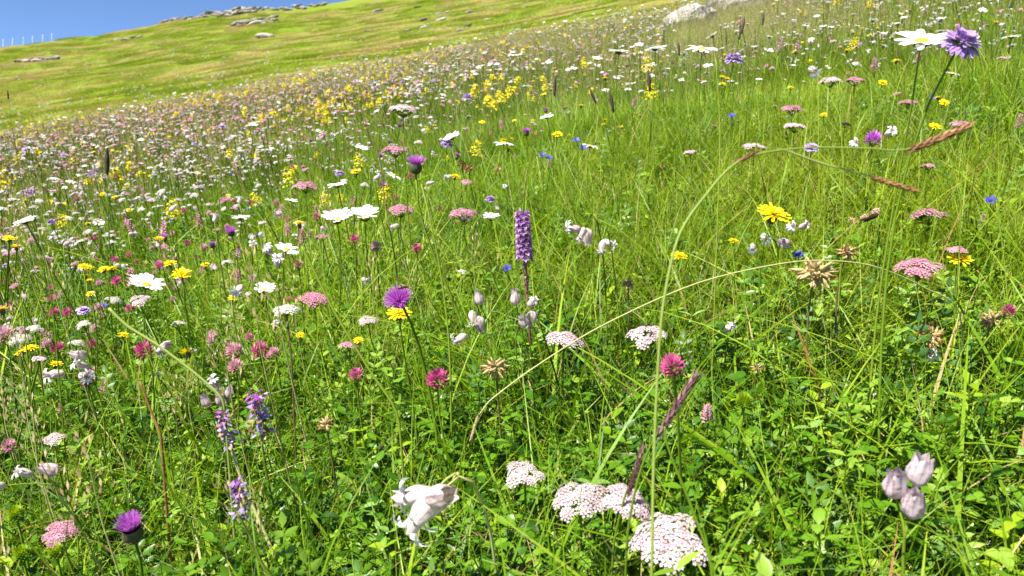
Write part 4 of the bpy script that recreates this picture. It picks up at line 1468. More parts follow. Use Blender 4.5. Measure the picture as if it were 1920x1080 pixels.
# blue flowers
for (px, py, d, wd, lb) in ((1081, 264, 1.8, 15, 'upper blue bellflower of two beside a white daisy'), (1093, 278, 1.75, 16, 'lower blue bellflower touching the white daisy petals'),
                            (1017, 292, 1.9, 14, 'blue bellflower in short grass under the white daisies'), (1030, 297, 1.9, 14, 'light blue bellflower next to another in short grass'),
                            (1858, 377, 1.3, 22, 'deep blue bellflower above the dusty pink spike'), (1497, 479, 1.08, 20, 'violet-blue bellflower caught in the white campions'),
                            (951, 504, 1.25, 18, 'blue bellflower at the foot of the purple orchid'), (1372, 218, 1.9, 14, 'dark blue bellflower under the violet scabious'),
                            (1747, 184, 1.7, 14, 'dark blue bellflower between the tall daisy and scabious stems')):
    hero('bellflower', 'bellflower', lb, [(px, py, d, wd, 'bell', int(px) % 4, (U(-.4, .4), -.5, .7), D)], .0, .03, sr=.0010)
# yellow plumes
for (px, py, d, wd, lb) in ((325, 390, 1.75, 52, 'bright yellow plume beside the pink blossom spike'), (120, 412, 1.9, 36, 'broad low yellow plume among whitish flowers'),
                            (1215, 120, 2.3, 40, 'yellow plume under the white daisy on the crest side'), (1222, 170, 2.1, 44, 'yellow plume right behind the dark plantain spike')):
    hero('yellow_bedstraw', 'flower', lb, [(px, py, d, wd, 'plume', int(px) % 3, (0, -.1, 1), D)], 0, .03, sr=.0014)
# plantain spikes
for (px, py, d, wd, ax, lb) in ((1217, 152, 1.75, 40, (-.12, 0, 1), 'dark plantain spike against the yellow plume'), (1147, 192, 1.75, 40, (-.22, 0, 1), 'dark plantain spike leaning, lower of two side by side'),
                                (1112, 181, 1.8, 30, (-.45, 0, 1), 'short dark plantain spike leaning, upper of two side by side'), (1040, 163, 2.1, 36, (.02, 0, 1), 'thin dark plantain spike rising above a white daisy'),
                                (201, 303, 1.9, 52, (.06, 0, 1), 'tall thin dark plantain spike over the pink and yellow flowers'), (1393, 48, 2.2, 32, (.15, 0, 1), 'dark plantain spike, taller of two near the boulders'),
                                (1431, 36, 2.2, 24, (.08, 0, 1), 'dark plantain spike, smaller of two near the boulders'), (1388, 62, 2.3, 26, (.05, 0, 1), 'dark plantain spike tucked under the taller one'),
                                (1273, 92, 2.4, 26, (-.1, 0, 1), 'thin dark plantain spike close to the wide white daisy'), (15, 178, 2.6, 18, (0, 0, 1), 'tiny dark plantain spike against the green far hillside')):
    hero('plantain', 'plantain', lb, [(px, py, d, wd, 'plantain', int(px) % 2, ax, D)], ax[0] * -.15, .02, sr=.0013)
# dry papery heads
for (px, py, d, wd, lb) in ((1528, 512, .98, 80, 'large beige papery seed head below white campions'), (1588, 473, 1.0, 40, 'orange-brown papery seed head above the beige one'),
                            (1745, 630, .95, 56, 'tan papery seed head over the spread white campion'), (1860, 600, .98, 46, 'brown papery seed head in the grass near the dark stems'),
                            (928, 690, .95, 54, 'beige papery seed head by the pale bent stalk'), (1178, 533, 1.15, 28, 'small orange papery seed head under arching grass'),
                            (612, 795, .9, 34, 'beige dry spikelet head among clover leaves'), (1420, 690, .95, 26, 'small brown papery seed head in the middle of lush grass')):
    hero('dry_seed_head', 'seed head', lb, [(px, py, d, wd, 'dry', int(px) % 3, (U(-.2, .2), -.4, 1), D)], .01, .02, sr=.0015, stem='stem_brown', leaves=2, leafL=.03, lw=.3)


# ------------------------------------------------------------------ tall stalks that cross the picture
def stalk(name, cat, label, pts, rad, stem, heads=(), tint=.5, ground=True):
    """pts: (photo x, photo y, distance) from the foot up"""
    q = [P(*p) for p in pts]
    if ground:
        g = base_under(q[0], (q[0].x - q[1].x) * .3, (q[0].y - q[1].y) * .3)
        q = [g] + q
    t = empty(name, q[0]); tag(t, label, cat)
    o = q[0]
    # smooth the line
    c = []
    n = len(q)
    def tang(i):
        a_, b_ = q[max(i - 1, 0)], q[min(i + 1, n - 1)]
        l = min((q[i] - a_).length if i else 9, (b_ - q[i]).length if i < n - 1 else 9)
        return (b_ - a_).normalized() * l
    for i in range(n - 1):
        p1, p2, t1, t2 = q[i], q[i + 1], tang(i), tang(i + 1)
        for s in range(6):
            u = s / 6
            c.append(p1 * (2 * u ** 3 - 3 * u * u + 1) + t1 * (u ** 3 - 2 * u * u + u) + p2 * (3 * u * u - 2 * u ** 3) + t2 * (u ** 3 - u * u) - o)
    c.append(q[-1] - o)
    m = M()
    m.tube(c, [rad[0] + (rad[1] - rad[0]) * i / (len(c) - 1) for i in range(len(c))], stem, tint, 6)
    obj('stalk', m.mesh('stalk'), t)
    for (px, py, d, wpx, kind, v, ax, opt) in heads:
        for nme, me, mxs in head(kind, v, **opt):
            for mx in mxs:
                obj(nme, me, t, place(P(px, py, d) - o, ax, 0, wpx * d / F / WID[kind]) @ mx)
    return t


def dirpx(a, b, d):
    return (P(b[0], b[1], d) - P(a[0], a[1], d)).normalized()


sedge = stalk('arching_sedge', 'sedge', 'tall green sedge arching over the meadow with brown spikes at its joints',
      [(1222, 1075, .50), (1226, 860, .51), (1240, 600, .52), (1270, 450, .53), (1320, 370, .54), (1390, 300, .55), (1500, 278, .56), (1620, 278, .56), (1700, 280, .56), (1810, 238, .56)],
      (.0011, .0006), 'stem_pale', [(1395, 297, .55, 70, 'sedge', 1, dirpx((1360, 320), (1430, 285), .55), O(mt='brown_spike')), (1755, 262, .56, 150, 'sedge', 0, dirpx((1690, 288), (1815, 236), .56), O(mt='brown_spike'))], .0)
side = stalk('side_branch', 'sedge', 'side branch of the arching sedge',
      [(1470, 281, .558), (1540, 306, .565), (1600, 322, .57), (1640, 332, .57)], (.0008, .0005), 'stem_pale',
      [(1672, 344, .57, 100, 'sedge', 2, dirpx((1620, 326), (1720, 356), .57), O(mt='brown_spike'))], .3, ground=False)
off = side.location - sedge.location                  # the branch is a part of the arching sedge
for ch in [c_ for c_ in bpy.data.objects if c_.parent == side]:
    ch.parent = sedge
    ch.location = ch.location + off
    if ch.name.startswith('stalk'): ch.name = 'side_branch'
bpy.data.objects.remove(side)
stalk('pale_bent_stalk', 'stalk', 'long pale yellow stalk arching across the grass to a nodding straw head',
      [(1800, 590, .97), (1730, 538, .94), (1650, 503, .90), (1580, 490, .88), (1480, 492, .86), (1310, 530, .84), (1130, 610, .82), (1000, 690, .80), (920, 750, .79), (898, 778, .79)],
      (.0010, .0006), 'stem_pale', [(890, 800, .79, 52, 'sedge', 3, dirpx((898, 778), (884, 824), .79), O(mt='papery'))], .6)
stalk('plum_grass', 'grass spike', 'plum-coloured grass spike leaning up from the pink umbels',
      [(1176, 1010, .66), (1196, 900, .66), (1222, 832, .66), (1262, 770, .66)], (.0011, .0009), 'stem',
      [(1266, 766, .66, 160, 'sedge', 4, dirpx((1224, 832), (1312, 692), .66), O(mt='plum_spike'))], .3)
stalk('plum_grass', 'grass spike', 'shorter plum grass spike overhanging the joined pink umbels',
      [(1150, 1030, .68), (1172, 930, .68), (1190, 890, .68)], (.0011, .0008), 'stem', [(1190, 888, .68, 112, 'sedge', 5, dirpx((1174, 940), (1207, 838), .68), O(mt='plum_spike'))], .3)
stalk('thick_grass_stalk', 'stalk', 'green grass stalk rising beside the large pink umbel to a brown node', [(1335, 1075, .60), (1300, 960, .60), (1266, 875, .60), (1250, 830, .60), (1246, 800, .6)], (.0013, .0008), 'stem', (), .5)
stalk('bare_dark_stem', 'stalk', 'dark bare stem slanting up beside the tall pink umbel', [(745, 520, 1.45), (722, 380, 1.45), (712, 300, 1.45), (690, 240, 1.45), (672, 192, 1.45)], (.0015, .0006), 'stem_brown', (), .3)
stalk('yellow_leaning_stalk', 'stalk', 'yellow-green stalk leaning across the red clover with a blunt end', [(420, 760, .85), (380, 712, .85), (300, 650, .85), (240, 612, .85), (204, 578, .85)], (.0014, .0017), 'stem_pale', (), .2)
stalk('leaning_green_stalk', 'stalk', 'long green stalk leaning beside the flat pink umbel', [(748, 790, .82), (690, 690, .82), (630, 590, .82), (590, 510, .82), (566, 462, .82)], (.0013, .0014), 'stem', (), .9)
stalk('upright_green_stalk', 'stalk', 'bare green stalk rising behind the round thistle with a bee', [(845, 720, 1.0), (840, 620, 1.0), (826, 510, 1.0), (806, 410, 1.0), (790, 345, 1.02)], (.0014, .0010), 'stem', (), .8)
stalk('dark_upright_stem', 'stalk', 'dark upright stem with a seeding umbel top beside the flat pink umbel', [(548, 700, 1.05), (543, 640, 1.05), (538, 588, 1.05)], (.0013, .0010), 'stem_brown',
      [(536, 578, 1.05, 46, 'umbel', 1, (0, -.2, 1), O(mt='white_floret', n=9, gap=1.1))], .2)
for (a, b, c_, lb) in (((60, 760), (40, 560), (20, 470), 'thin pale grass stalk by the rose-red clover'), ((112, 720), (96, 560), (72, 430), 'thin grass stalk rising before the pink flowers near dry grass'),
                       ((310, 760), (268, 640), (240, 560), 'thin grass stalk between campions and red clover'), ((1345, 420), (1350, 250), (1342, 110), 'fine upright grass stalk before the violet scabious'),
                       ((1582, 380), (1578, 260), (1574, 150), 'fine upright grass stalk right of the pale scabious'), ((1800, 450), (1805, 300), (1822, 200), 'green stalk crossing the brown sedge tip'),
                       ((1890, 620), (1884, 500), (1868, 380), 'green stalk rising beside the deep blue bellflower'), ((1670, 900), (1676, 780), (1668, 660), 'green stalk above the mauve campion bladders')):
    stalk('grass_stalk', 'stalk', lb, [(*a, 1.0), (*b, 1.0), (*c_, 1.0)], (.0011, .0006), 'stem', (), U(.3, .9))
stalk('dry_twig', 'stalk', 'bleached dry twig lying in the leaves below the pink umbels', [(1140, 1079, .80), (1085, 1048, .80), (1050, 1020, .80), (1036, 998, .80)], (.0022, .0016), 'stem_pale', (), .9)
stalk('reddish_stalk', 'stalk', 'reddish-brown dry stalk slanting over the grass near pink campion buds', [(302, 820, .9), (285, 775, .9), (262, 715, .9)], (.0018, .0012), 'brown_spike', (), .6)

# ------------------------------------------------------------------ insects
def bee(p, rz, sz, label, name='bee'):
    t = empty(name, p); t.rotation_euler = (0, 0, rz); tag(t, label, 'bee' if name == 'bee' else 'fly')
    b = M()
    b.tube([(-.9, 0, .10), (-.75, 0, .12), (-.55, 0, .14), (-.35, 0, .16), (-.12, 0, .18), (.0, 0, .2)], [.03, .17, .25, .27, .2, .12], 'insect_body', [.9, .1, .85, .1, .9, .2], 8)
    b.blob((.22, 0, .24), .24, .22, 'insect_body', .8 if name == 'bee' else .2, 8, 5)
    b.blob((.52, 0, .18), .15, .15, 'insect_body', .2, 7, 4)
    obj('body', b.mesh('body'), t, Matrix.Scale(sz, 4))
    for s in (-1, 1):
        wm = M(); wm.leaf((.2, .08 * s, .42), (-.8, .55 * s, .25), (0, 0, 1), .95, .36, 'insect_wing', .5, 4, .1, .1)
        obj('wing', wm.mesh('wing'), t, Matrix.Scale(sz, 4))
        for lx in (.35, .2, .05):
            lm = M(); lm.tube([(lx, .12 * s, .1), (lx + .05, .35 * s, .12), (lx, .45 * s, -.12)], [.025, .02, .012], 'insect_body', .2, 4)
            obj('leg', lm.mesh('leg'), t, Matrix.Scale(sz, 4))


bee(P(757, 541, .905), .4, .0085, 'small bee feeding on top of the round purple thistle')
bee(P(262, 988, .722), 2.6, .007, 'small bee crawling over the low thistle with the spiny cup')
bee(P(1213, 611, 1.035), 1.0, .007, 'dark fly sitting on the loose pink umbel', 'fly')


def butterfly(p, label):
    t = empty('butterfly', p); tag(t, label, 'butterfly')
    b = M(); b.tube([(-.012, 0, 0), (-.004, 0, .001), (.004, 0, .002), (.009, 0, .002)], [.0008, .0018, .0022, .0012], 'insect_body', .3, 6)
    obj('body', b.mesh('body'), t)
    for s in (-1, 1):
        for nm, x0, d, L, wd in (('fore_wing', .003, (.35, s * 1.0, .55), .019, .014), ('hind_wing', -.004, (-.6, s * .9, .45), .015, .013)):
            wm = M(); d = Vector(d).normalized(); n_ = Vector((0, -s * .5, 1)); n_ = (n_ - d * n_.dot(d)).normalized(); sd = d.cross(n_)
            rows = []
            for i in range(8):
                u = i / 7; hw = wd * .5 * (.25 + .75 * math.sin(PI * min(1, .2 + .6 * u)))
                if i == 7: hw *= .8
                rows.append([Vector((x0, 0, .002)) + d * (L * u) + sd * (hw * (q / 3.5 - 1)) for q in range(8)])
            b0 = len(wm.v); wm.grid(rows, 'butterfly_wing', .2)
            for i in range(8):
                for q in range(8):
                    wm.t[b0 + i * 8 + q] = .95 if i == 7 else (.72 if (i + q) % 3 == 0 and i > 2 else (.38 if i % 2 else .08))
            obj(nm, wm.mesh(nm), t)
        an = M(); an.tube([(.009, 0, .003), (.017, s * .006, .007)], [.0002, .0004], 'insect_body', .1, 4)
        obj('antenna', an.mesh('antenna'), t)
    t.rotation_euler = (.2, -.35, -.6)
    # the grass stem it rests on
    return t


bp_ = P(1634, 412, 1.15)
butterfly(bp_, 'dark brown speckled butterfly resting on a stem in the grass')
stalk('butterfly_perch', 'stalk', 'short grass stem under the brown speckled butterfly', [(1640, 470, 1.16), (1634, 415, 1.152)], (.0010, .0006), 'stem', (), .6)


# ------------------------------------------------------------------ leafy plants low in front
def leafy_plant(px, py, label, n, L, wd, mt, group=None, el=(.2, 1.0), point=1.0, grey=None):
    p = on_ground(px, py + 20)
    t = empty('broad_leaf_plant', p); tag(t, label, 'plant', group)
    HEROXY.append((p.x, p.y))
    for i in range(n):
        a = i * 2.4 + U(-.4, .4); e = U(*el)
        l = M(); h = U(.02, .08)
        d = Vector((math.cos(a) * math.cos(e), math.sin(a) * math.cos(e), math.sin(e)))
        b = Vector((0, 0, 0)) + d * .02 + Vector((0, 0, h))
        l.tube([(0, 0, -.01), tuple(b * .6), tuple(b)], [.0016, .0013, .001], 'stem', .5, 4, False)
        l.leaf(b, d, (U(-.3, .3), U(-.3, .3), 1), L * U(.7, 1.1), wd * U(.8, 1.1), mt, U(.1, .9), 8, U(.3, 1.2), U(.12, .35), point)
        obj('leaf', l.mesh('leaf'), t)


leafy_plant(905, 950, 'dark green plant with large oval leaves beside the small pink umbel', 6, .060, .032, 'leaf', point=.8)
leafy_plant(1020, 990, 'plant with upright broad green leaf under the small pink umbel', 5, .065, .024, 'leaf')
leafy_plant(760, 1030, 'bluish green plant of small paired leaves under the white campion bells', 9, .030, .014, 'leaf_blue')
leafy_plant(390, 960, 'plant with cut green leaves beside the withered brown spike', 9, .042, .014, 'leaf')
leafy_plant(230, 1060, 'pale lobed leaves at the foot of the low thistle', 8, .05, .02, 'leaf_lime')
leafy_plant(1300, 1040, 'light green lanceolate leaves around the large pink umbel', 8, .07, .018, 'leaf_lime')
for px, py, lb in ((30, 965, 'round green bristly bud above the low pink umbel'), (42, 1040, 'round green bristly bud below another, beside the low pink umbel'), (105, 1035, 'round green bristly bud right under the low pink umbel'), (1395, 755, 'round green bristly bud alone in the grass near the plum grass spike')):
    p = P(px, py, .80)
    plant('green_thistle_bud', lb, 'bud', base_under(p, 0, .02), [(p, (0, -.2, 1), .010, 'clover', 9, O(mt='leaf_lime', n=90))], 'green bristly buds', sr=.0018)

# ------------------------------------------------------------------ countable flowers of the meadow
# kind: (name, category, label, group, head kind, options, height range, size range, variants)
KINDS = {
    'daisy': ('daisy', 'daisy', 'small white daisy in the crowd of meadow flowers', 'daisies in the flower crowd', 'daisy', [O(cup=.1), O(cup=.3), O(cup=-.1)], (.26, .38), (.016, .023)),
    'pink': ('pink_umbel', 'umbel', 'small pale pink umbel in the crowd of meadow flowers', 'pale pink umbels in the flower crowd', 'umbel', [O(mt='pink_floret', n=11), O(mt='pink_floret', n=14), O(mt='pink_floret', n=8)], (.19, .31), (.009, .017)),
    'rose': ('rose_umbel', 'umbel', 'small deep rose umbel in the crowd of meadow flowers', 'rose umbels in the flower crowd', 'umbel', [O(mt='rose_floret', n=12), O(mt='rose_floret', n=9)], (.19, .31), (.008, .016)),
    'white': ('white_umbel', 'umbel', 'small creamy white umbel in the crowd of meadow flowers', 'white umbels in the flower crowd', 'umbel', [O(mt='white_floret', n=11), O(mt='white_floret', n=8)], (.19, .31), (.008, .016)),
    'hawkbit': ('hawkbit', 'hawkbit', 'small yellow hawkbit in the crowd of meadow flowers', 'hawkbits in the flower crowd', 'hawkbit', [D, O(lod=0)], (.21, .33), (.010, .016)),
    'plume': ('yellow_bedstraw', 'flower', 'small yellow feathery plume in the crowd of meadow flowers', 'yellow plumes in the flower crowd', 'plume', [D], (.20, .32), (.014, .030)),
    'campion': ('bladder_campion', 'campion', 'small white campion in the crowd of meadow flowers', 'campions in the flower crowd', 'campion', [D], (.20, .31), (.013, .017)),
    'spike': ('pink_blossom_spike', 'flower', 'small pink blossom spike in the crowd of meadow flowers', 'pink spikes in the flower crowd', 'spike', [O(mt='pink_spike')], (.18, .30), (.010, .014)),
    'clover': ('clover_flower', 'clover', 'small red clover head in the crowd of meadow flowers', 'clovers in the flower crowd', 'clover', [O(mt='magenta'), O(mt='pink_spike')], (.15, .25), (.009, .013)),
    'thistle': ('thistle', 'thistle', 'small purple thistle in the crowd of meadow flowers', 'thistles in the flower crowd', 'thistle', [O(spread=.8)], (.24, .36), (.009, .013)),
    'scabious': ('scabious', 'scabious', 'small violet scabious in the crowd of meadow flowers', 'scabious in the flower crowd', 'scabious', [D], (.24, .34), (.011, .017)),
    'plantain': ('plantain', 'plantain', 'thin dark plantain spike in the crowd of meadow flowers', 'plantain spikes in the flower crowd', 'plantain', [D], (.26, .40), (.007, .011)),
    'bell': ('bellflower', 'bellflower', 'tiny blue bellflower in the crowd of meadow flowers', 'bellflowers in the flower crowd', 'bell', [D], (.16, .26), (.008, .011)),
    'dry': ('dry_seed_head', 'seed head', 'small tan papery seed head in the crowd of meadow flowers', 'dry seed heads in the flower crowd', 'dry', [D], (.15, .25), (.008, .012)),
}


def lean_rot(n, amount=.20, sd=.17):
    out = np.zeros((n, 3))
    for i in range(n):
        m_ = Matrix.Rotation(amount + rng.normal(0, sd), 4, 'X') @ Matrix.Rotation(rng.normal(0, sd), 4, 'Y') @ Matrix.Rotation(rng.uniform(0, 6.283), 4, 'Z')
        out[i] = m_.to_euler('XYZ')
    return out


def flower_geo(kind, opt, h, s, lod):
    """whole small flower as one mesh, foot at the origin"""
    kd = KINDS[kind][4]
    kw = dict(opt)
    if lod: kw['lod'] = 1
    m = M()
    off = {'daisy': .18, 'thistle': 1.0, 'umbel': .72, 'hawkbit': .6, 'campion': 0, 'scabious': .28, 'clover': .7, 'spike': 1.4, 'plume': 1.0, 'bell': .48, 'plantain': 1.2, 'dry': .2}[kd]
    tops = [((U(-.02, .02), U(-.02, .02), h), (U(-.2, .2), U(-.3, .1), 1))]
    if kd == 'campion':
        tops = [((U(-.03, .03), U(-.03, .03), h - U(0, .03)), (math.cos(q * 2.2), math.sin(q * 2.2), U(-.7, .4))) for q in range(3)]
    if kd == 'hawkbit' and random.random() < .4:
        tops.append(((U(-.03, .03), U(-.03, .03), h - .02), (U(-.3, .3), U(-.3, .3), 1)))
    for p, ax in tops:
        e = Vector(p) - Vector(ax).normalized() * off * s
        m.tube(curve((0, 0, -.02), e, 5 if not lod else 3), .0011 if not lod else .0016, 'stem', U(.2, .9), 4 if not lod else 3, False)
        for nme, g, mxs in HEADS[kd](0, **kw):
            for mx in mxs:
                m.add(g, place(p, ax, U(0, 6), s) @ mx, dt=U(-.08, .08))
    for q in range(3 if not lod else 0):
        a = U(0, 6.28)
        m.leaf((0, 0, U(.02, h * .6)), (math.cos(a), math.sin(a), .6), (0, 0, 1), U(.02, .04), .008, 'leaf', U(.2, .8), 4, .6, .2)
    return m


HX = np.array(HEROXY)
# how thickly each kind grows, by place: belts read off the photograph and turned into ground positions
def density(kind, x, y):
    px, py, d = pix(x, y, .24)
    r = np.hypot(x, y)
    left = sstep(1000, 350, px)                       # the flowery side
    gr = np.exp(-((px - 1330) / 430) ** 2 - ((py - 400) / 190) ** 2)   # the open lush grass
    near = sstep(.9, 1.7, r)
    belt = sstep(2.2, 4.0, r)
    up = sstep(5, 8, r)
    end = 1 - .55 * sstep(5, 11, r) - .38 * sstep(11, 20, r) - .05 * sstep(20, 34, r)
    sd_ = sum(map(ord, kind)) % 17
    cl = np.clip(.75 * np.exp(4.2 * vnoise(x * 1.6, y * 1.6, 60 + sd_) + 2.6 * vnoise(x * .5, y * .5, 90 + sd_)), .02, 5)
    g = (1 - .92 * gr) * end
    side = np.clip(left + .55 * belt, 0, 1)
    midr = sstep(1.15, 1.6, r) * (1 - sstep(3.0, 4.2, r))
    right_top = sstep(1000, 1500, px) * up
    v = {'daisy': (2 * near + 6 * belt + 9 * right_top) * g,
         'pink': (1.5 + 34 * side * near * (1 - .4 * up) + 46 * left * midr) * g,
         'rose': (1 + 38 * side * near + 40 * left * midr) * g,
         'white': (.6 + 15 * side * near * (1 - .5 * up) + 22 * left * midr + 12 * right_top) * g,
         'hawkbit': (1.5 + 11 * side * near + 10 * up) * g,
         'plume': (11 * belt * np.exp(-((px - 640) / 380) ** 2) + 3 * left * near + 2 * belt) * np.clip(cl, 0, 3) * g * (1 - .6 * up),
         'campion': (1 + 34 * left * near * (1 - .6 * belt) + 36 * left * midr + 5 * belt) * g,
         'spike': (.6 + 5 * side * near + 6 * left * midr + 2 * right_top) * g,
         'clover': (2 + 12 * left * near + 18 * left * midr + 2 * belt) * g,
         'thistle': (.2 + 2.2 * side * near) * g,
         'scabious': (.15 + 1.6 * side * near) * g,
         'plantain': (.1 + 2.5 * belt + 3 * right_top) * g,
         'bell': (.5 + 1.2 * near) * (1 - .5 * gr) * end,
         'dry': (.8 + 2.0 * near) * (1 - .4 * gr) * end}[kind]
    return v * cl


def keep_clear(x, y, rad):
    d = np.full(len(x), 9.0)
    for hx, hy in HX:
        d = np.minimum(d, np.hypot(x - hx, y - hy))
    return d > rad


LIMIT = 300
ORD = 'first second third fourth fifth sixth seventh eighth ninth tenth eleventh twelfth'.split()
LAND = [(P(a, b, c), t) for a, b, c, t in (
    (780, 308, 1.25, 'the tall brush-shaped thistle'), (747, 560, .92, 'the round thistle with a bee'), (246, 1000, .80, 'the low spiny-cupped thistle'), (1727, 80, .8, 'the large daisy beside mauve scabious'),
    (655, 412, 1.41, 'the pair of cup-shaped daisies'), (1160, 98, 1.95, 'the droopy daisy next to plantains'), (1316, 93, 1.6, 'the wide edge-on daisy'), (274, 536, 1.15, 'the sideways-tilted daisy'),
    (982, 452, 1.12, 'the purple orchid'), (1450, 402, 1.05, 'the large ragged hawkbit'), (1725, 497, 1.05, 'the flat rose-pink umbel'), (1252, 1008, .74, 'the largest pink umbel'),
    (1700, 930, .62, 'the mauve campion bladders'), (1528, 512, .98, 'the large beige seed head'), (821, 712, .95, 'the bright magenta clover'), (425, 803, .86, 'the withered lavender spikes'),
    (122, 700, 1.05, 'the glossy white campions'), (325, 390, 1.75, 'the bright yellow plume'), (201, 303, 1.9, 'the tall thin plantain spike'), (1376, 112, 1.7, 'the violet scabious near the wide daisy'),
    (757, 201, 1.45, 'the tall umbel rising over the belt'), (590, 556, 1.25, 'the flat pink umbel by the leaning stalk'), (1096, 430, 1.1, 'the nodding white campions'), (1490, 235, 1.75, 'the pale domed umbel'),
    (1634, 412, 1.15, 'the brown butterfly'), (945, 268, 1.95, 'the daisy among pink spikes'), (1106, 274, 2.0, 'the daisy with blue bellflowers'), (433, 434, 1.7, 'the thistle pressed against a daisy'),
    (157, 583, 1.5, 'the blue-violet scabious'), (1292, 56, 15., 'the pale tan boulder'), (1352, 14, 17.5, 'the grey leaning slab'), (876, 183, 2.9, 'the purple scabious in the belt'), (195, 505, 1.5, 'the upright yellow hawkbit'),
    (1393, 48, 2.2, 'the plantains near the boulders'), (572, 346, 1.75, 'the domed pink umbel'))]
LAND_XY = np.array([(p_.x, p_.y) for p_, t_ in LAND])


def local_labels(desc, xs, ys):
    """one label for each flower: its order outwards from the landmark plant it grows by"""
    d2 = np.hypot(xs[:, None] - LAND_XY[None, :, 0], ys[:, None] - LAND_XY[None, :, 1])
    own = d2.argmin(1)
    out = [None] * len(xs)
    for a in set(own.tolist()):
        ids = sorted(np.nonzero(own == a)[0].tolist(), key=lambda i: d2[i, a])
        for r_, i in enumerate(ids):
            out[i] = '%s %s out from %s' % (ORD[r_], desc, LAND[a][1]) if r_ < len(ORD) else '%s in the crowd beyond %s' % (desc, LAND[a][1])
    return out


PLACED = {}
for kind, (name, cat, label, group, kd, opts, hr, sr_) in KINDS.items():
    # candidates: even over the sector, thinned by the density
    Xs, Ys = [], []
    for r0, r1, az in ((.7, 2.5, 46), (2.5, 7, 44), (7, 36, 44)):
        n = int((r1 * r1 - r0 * r0) * math.radians(az) * 90)
        x, y = ring_points(n, r0, r1, az)
        k = rng.random(n) < density(kind, x, y) / 90
        Xs.append(x[k]); Ys.append(y[k])
    x = np.concatenate(Xs); y = np.concatenate(Ys)
    k = keep_clear(x, y, .03); x, y = x[k], y[k]
    px, py, d = pix(x, y, (hr[0] + hr[1]) / 2)
    seen = (px > 5) & (px < 1915) & (py > 5) & (py < 1075) & (d > .3)
    ok = ~((d < .9) & (py < 500))                     # nothing tall right before the lens
    for hx, hy, hd, hw in HEROPX:                     # nor growing through or crowding a flower of its own
        ok &= ~((np.abs(px - hx) < hw * .5 + 8) & (np.abs(py - hy) < hw * .3 + 9) & (d < hd + .3))
    x, y, d, seen = x[ok], y[ok], d[ok], seen[ok]
    order = np.argsort(np.where(seen, d, 1e6))
    near_i = order[:min(LIMIT - 20, int(seen.sum()))]
    PLACED[kind] = (x, y, d, near_i, np.setdiff1d(np.arange(len(x)), near_i))
SHORT = {'daisy': 'a daisy', 'pink': 'a pink umbel', 'rose': 'a rose umbel', 'white': 'a white umbel', 'hawkbit': 'a hawkbit', 'plume': 'a yellow plume', 'campion': 'a campion', 'spike': 'a pink spike', 'clover': 'a clover',
         'thistle': 'a thistle', 'scabious': 'a scabious', 'plantain': 'a plantain', 'bell': 'a bellflower', 'dry': 'a seed head'}


def neighbours(kind, xs, ys):
    """the two other kinds of flower that grow next to each one, as words"""
    kk = [q for q in PLACED if q != kind]
    dm = np.stack([np.min(np.hypot(xs[:, None] - PLACED[q][0][None, :], ys[:, None] - PLACED[q][1][None, :]), 1) for q in kk], 1)
    o_ = dm.argsort(1)[:, :2]
    return ['%s and %s' % tuple(sorted((SHORT[kk[i]], SHORT[kk[j]]))) for i, j in o_]


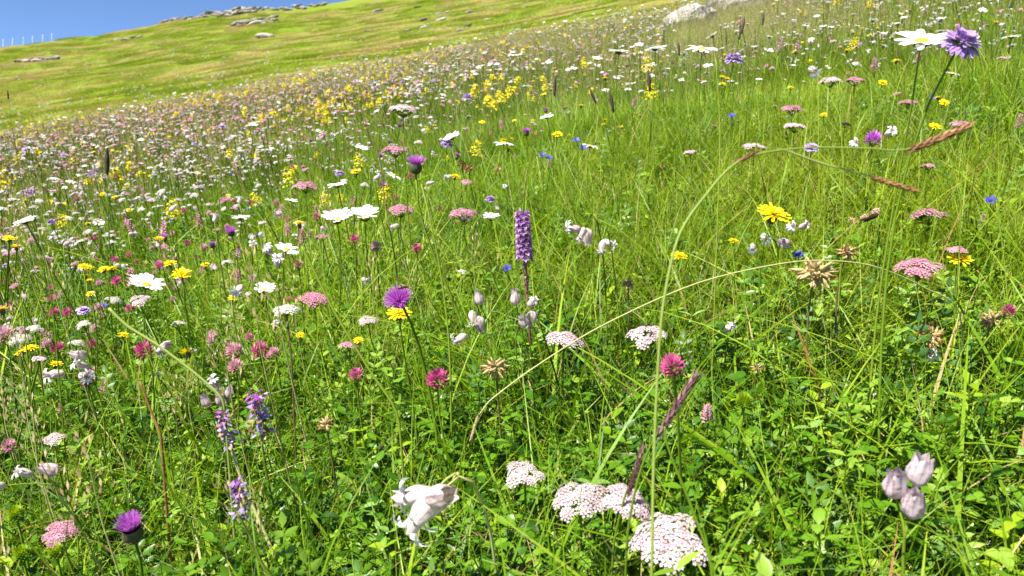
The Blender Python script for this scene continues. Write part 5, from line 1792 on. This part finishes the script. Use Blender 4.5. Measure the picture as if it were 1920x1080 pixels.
for kind, (name, cat, label, group, kd, opts, hr, sr_) in KINDS.items():
    x, y, d, near_i, far_i = PLACED[kind]
    nv = 5
    var = []
    for q in range(nv):
        o_ = opts[q % len(opts)]
        h = hr[0] + (hr[1] - hr[0]) * (q + .5) / nv; s = U(*sr_) * U(.65, 1.2)
        var.append((h, flower_geo(kind, o_, h, s, 0).mesh(name), flower_geo(kind, o_, h, s, 1).mesh(name + '_small')))
    # near enough to show stem and head: separate parts; farther ones are a single mesh
    parts = {}
    desc = label.split(' in the crowd')[0]
    labs = dict(zip(near_i.tolist(), local_labels(desc, x[near_i], y[near_i])))
    nb = dict(zip(near_i.tolist(), neighbours(kind, x[near_i], y[near_i])))
    for i in near_i:
        if 'beyond' in labs[int(i)]:
            zone = 'in open turf' if d[i] < 2.6 else ('in mid-meadow' if d[i] < 4.5 else ('in the belt' if d[i] < 8 else 'near the crest'))
            labs[int(i)] = '%s between %s %s' % (desc, nb[int(i)], zone)
    for i in near_i:
        label = labs[int(i)]
        q = int(rng.integers(0, nv)); z = hz(x[i], y[i]); sc_ = float(rng.uniform(.72, 1.2)); rz = float(rng.uniform(0, 6.28))
        tl_ = tuple(lean_rot(1)[0])
        if d[i] < 2.0:
            if q not in parts:
                h = var[q][0]; s = U(*sr_); o_ = opts[q % len(opts)]
                off = {'daisy': .18, 'thistle': 1.0, 'umbel': .72, 'hawkbit': .6, 'campion': 0, 'scabious': .28, 'clover': .7, 'spike': 1.4, 'plume': 1.0, 'bell': .48, 'plantain': 1.2, 'dry': .2}[kd]
                top = Vector((U(-.02, .02), U(-.02, .02), h)); ax = Vector((U(-.2, .2), U(-.2, .2), 1)).normalized()
                if kd == 'campion': ax = Vector((U(-1, 1), U(-1, 1), U(-.6, .6))).normalized()
                st = M(); st.tube(curve((0, 0, -.02), top - ax * off * s, 6), .0012, 'stem', .5, 5)
                pl = [('stem', st.mesh('stem'), Matrix())]
                for nme, g, mxs in HEADS[kd](0, **dict(o_)):
                    mm = M()
                    for mx in mxs: mm.add(g, mx, dt=U(-.1, .1))
                    pl.append((nme if nme not in ('petal', 'umbellet') else {'petal': 'petals', 'umbellet': 'florets'}[nme], mm.mesh(nme), place(top, ax, 0, s)))
                parts[q] = pl
            t = empty(name, (x[i], y[i], z)); t.rotation_euler = tl_; t.scale = (sc_, sc_, sc_)
            tag(t, label, cat, group)
            for nme, me, mx in parts[q]:
                obj(nme, me, t, mx)
        else:
            o = obj(name, var[q][1] if d[i] < 3.2 else var[q][2])
            o.location = (x[i], y[i], z); o.rotation_euler = tl_; o.scale = (sc_, sc_, sc_)
            tag(o, label, cat, group)
    if len(far_i):
        fx, fy = x[far_i], y[far_i]
        n = len(fx)
        scatter('distant_' + name, 'mass of distant ' + {'daisy': 'white daisies', 'pink': 'pale pink umbels', 'rose': 'rose umbels', 'white': 'creamy umbels', 'hawkbit': 'yellow hawkbits', 'plume': 'yellow plumes', 'campion': 'white campions',
                'spike': 'pink spikes', 'clover': 'red clovers', 'thistle': 'purple thistles', 'scabious': 'violet scabious', 'plantain': 'dark plantain spikes', 'bell': 'blue bellflowers', 'dry': 'tan seed heads'}[kind] + ' on the upper meadow',
                'flowers', [v_[2] for v_ in var], np.stack([fx, fy, height(fx, fy)], 1), lean_rot(n), rng.uniform(.9, 1.45, n), rng.integers(0, nv, n))

# low leafy plants in the turf
LOWPX = [(U(20, 1900), U(640, 1060)) for i in range(46)]
LOWP = [on_ground(a_, b_ + 20) for a_, b_ in LOWPX]
LOWLAB = local_labels('low fan-leaved plant', np.array([p_.x for p_ in LOWP]), np.array([p_.y for p_ in LOWP]))
for i, (px, py) in enumerate(LOWPX):
    leafy_plant(px, py, LOWLAB[i], random.choice([5, 6, 7, 8]), U(.03, .055), U(.010, .018), random.choice(['leaf', 'leaf', 'leaf_lime', 'leaf_blue']), 'low leafy plants in the turf', point=U(.9, 1.5))

# specks of flowers on the far hillside
def speck(mt, n=5):
    m = M()
    for i in range(n):
        x, y = disc(.12)
        m.blob((x, y, U(.12, .20)), U(.03, .06), .02, mt, U(0, 1), 5, 2)
    return m.mesh('speck')


x, y = ring_points(7000, 22, 118, 45, .5)
k = rng.random(len(x)) < np.clip(.45 + 1.1 * vnoise(x * .12, y * .12, 81), .04, 1)
x, y = x[k], y[k]
scatter('hillside_flowers', 'scattered white and yellow specks of flowers on the far hillside', 'flowers', [speck('white_petal'), speck('white_floret'), speck('white_petal', 3), speck('yellow_petal', 4)],
        np.stack([x, y, height(x, y)], 1), rots(len(x), .05), rng.uniform(.6, 1.3, len(x)), rng.integers(0, 4, len(x)))
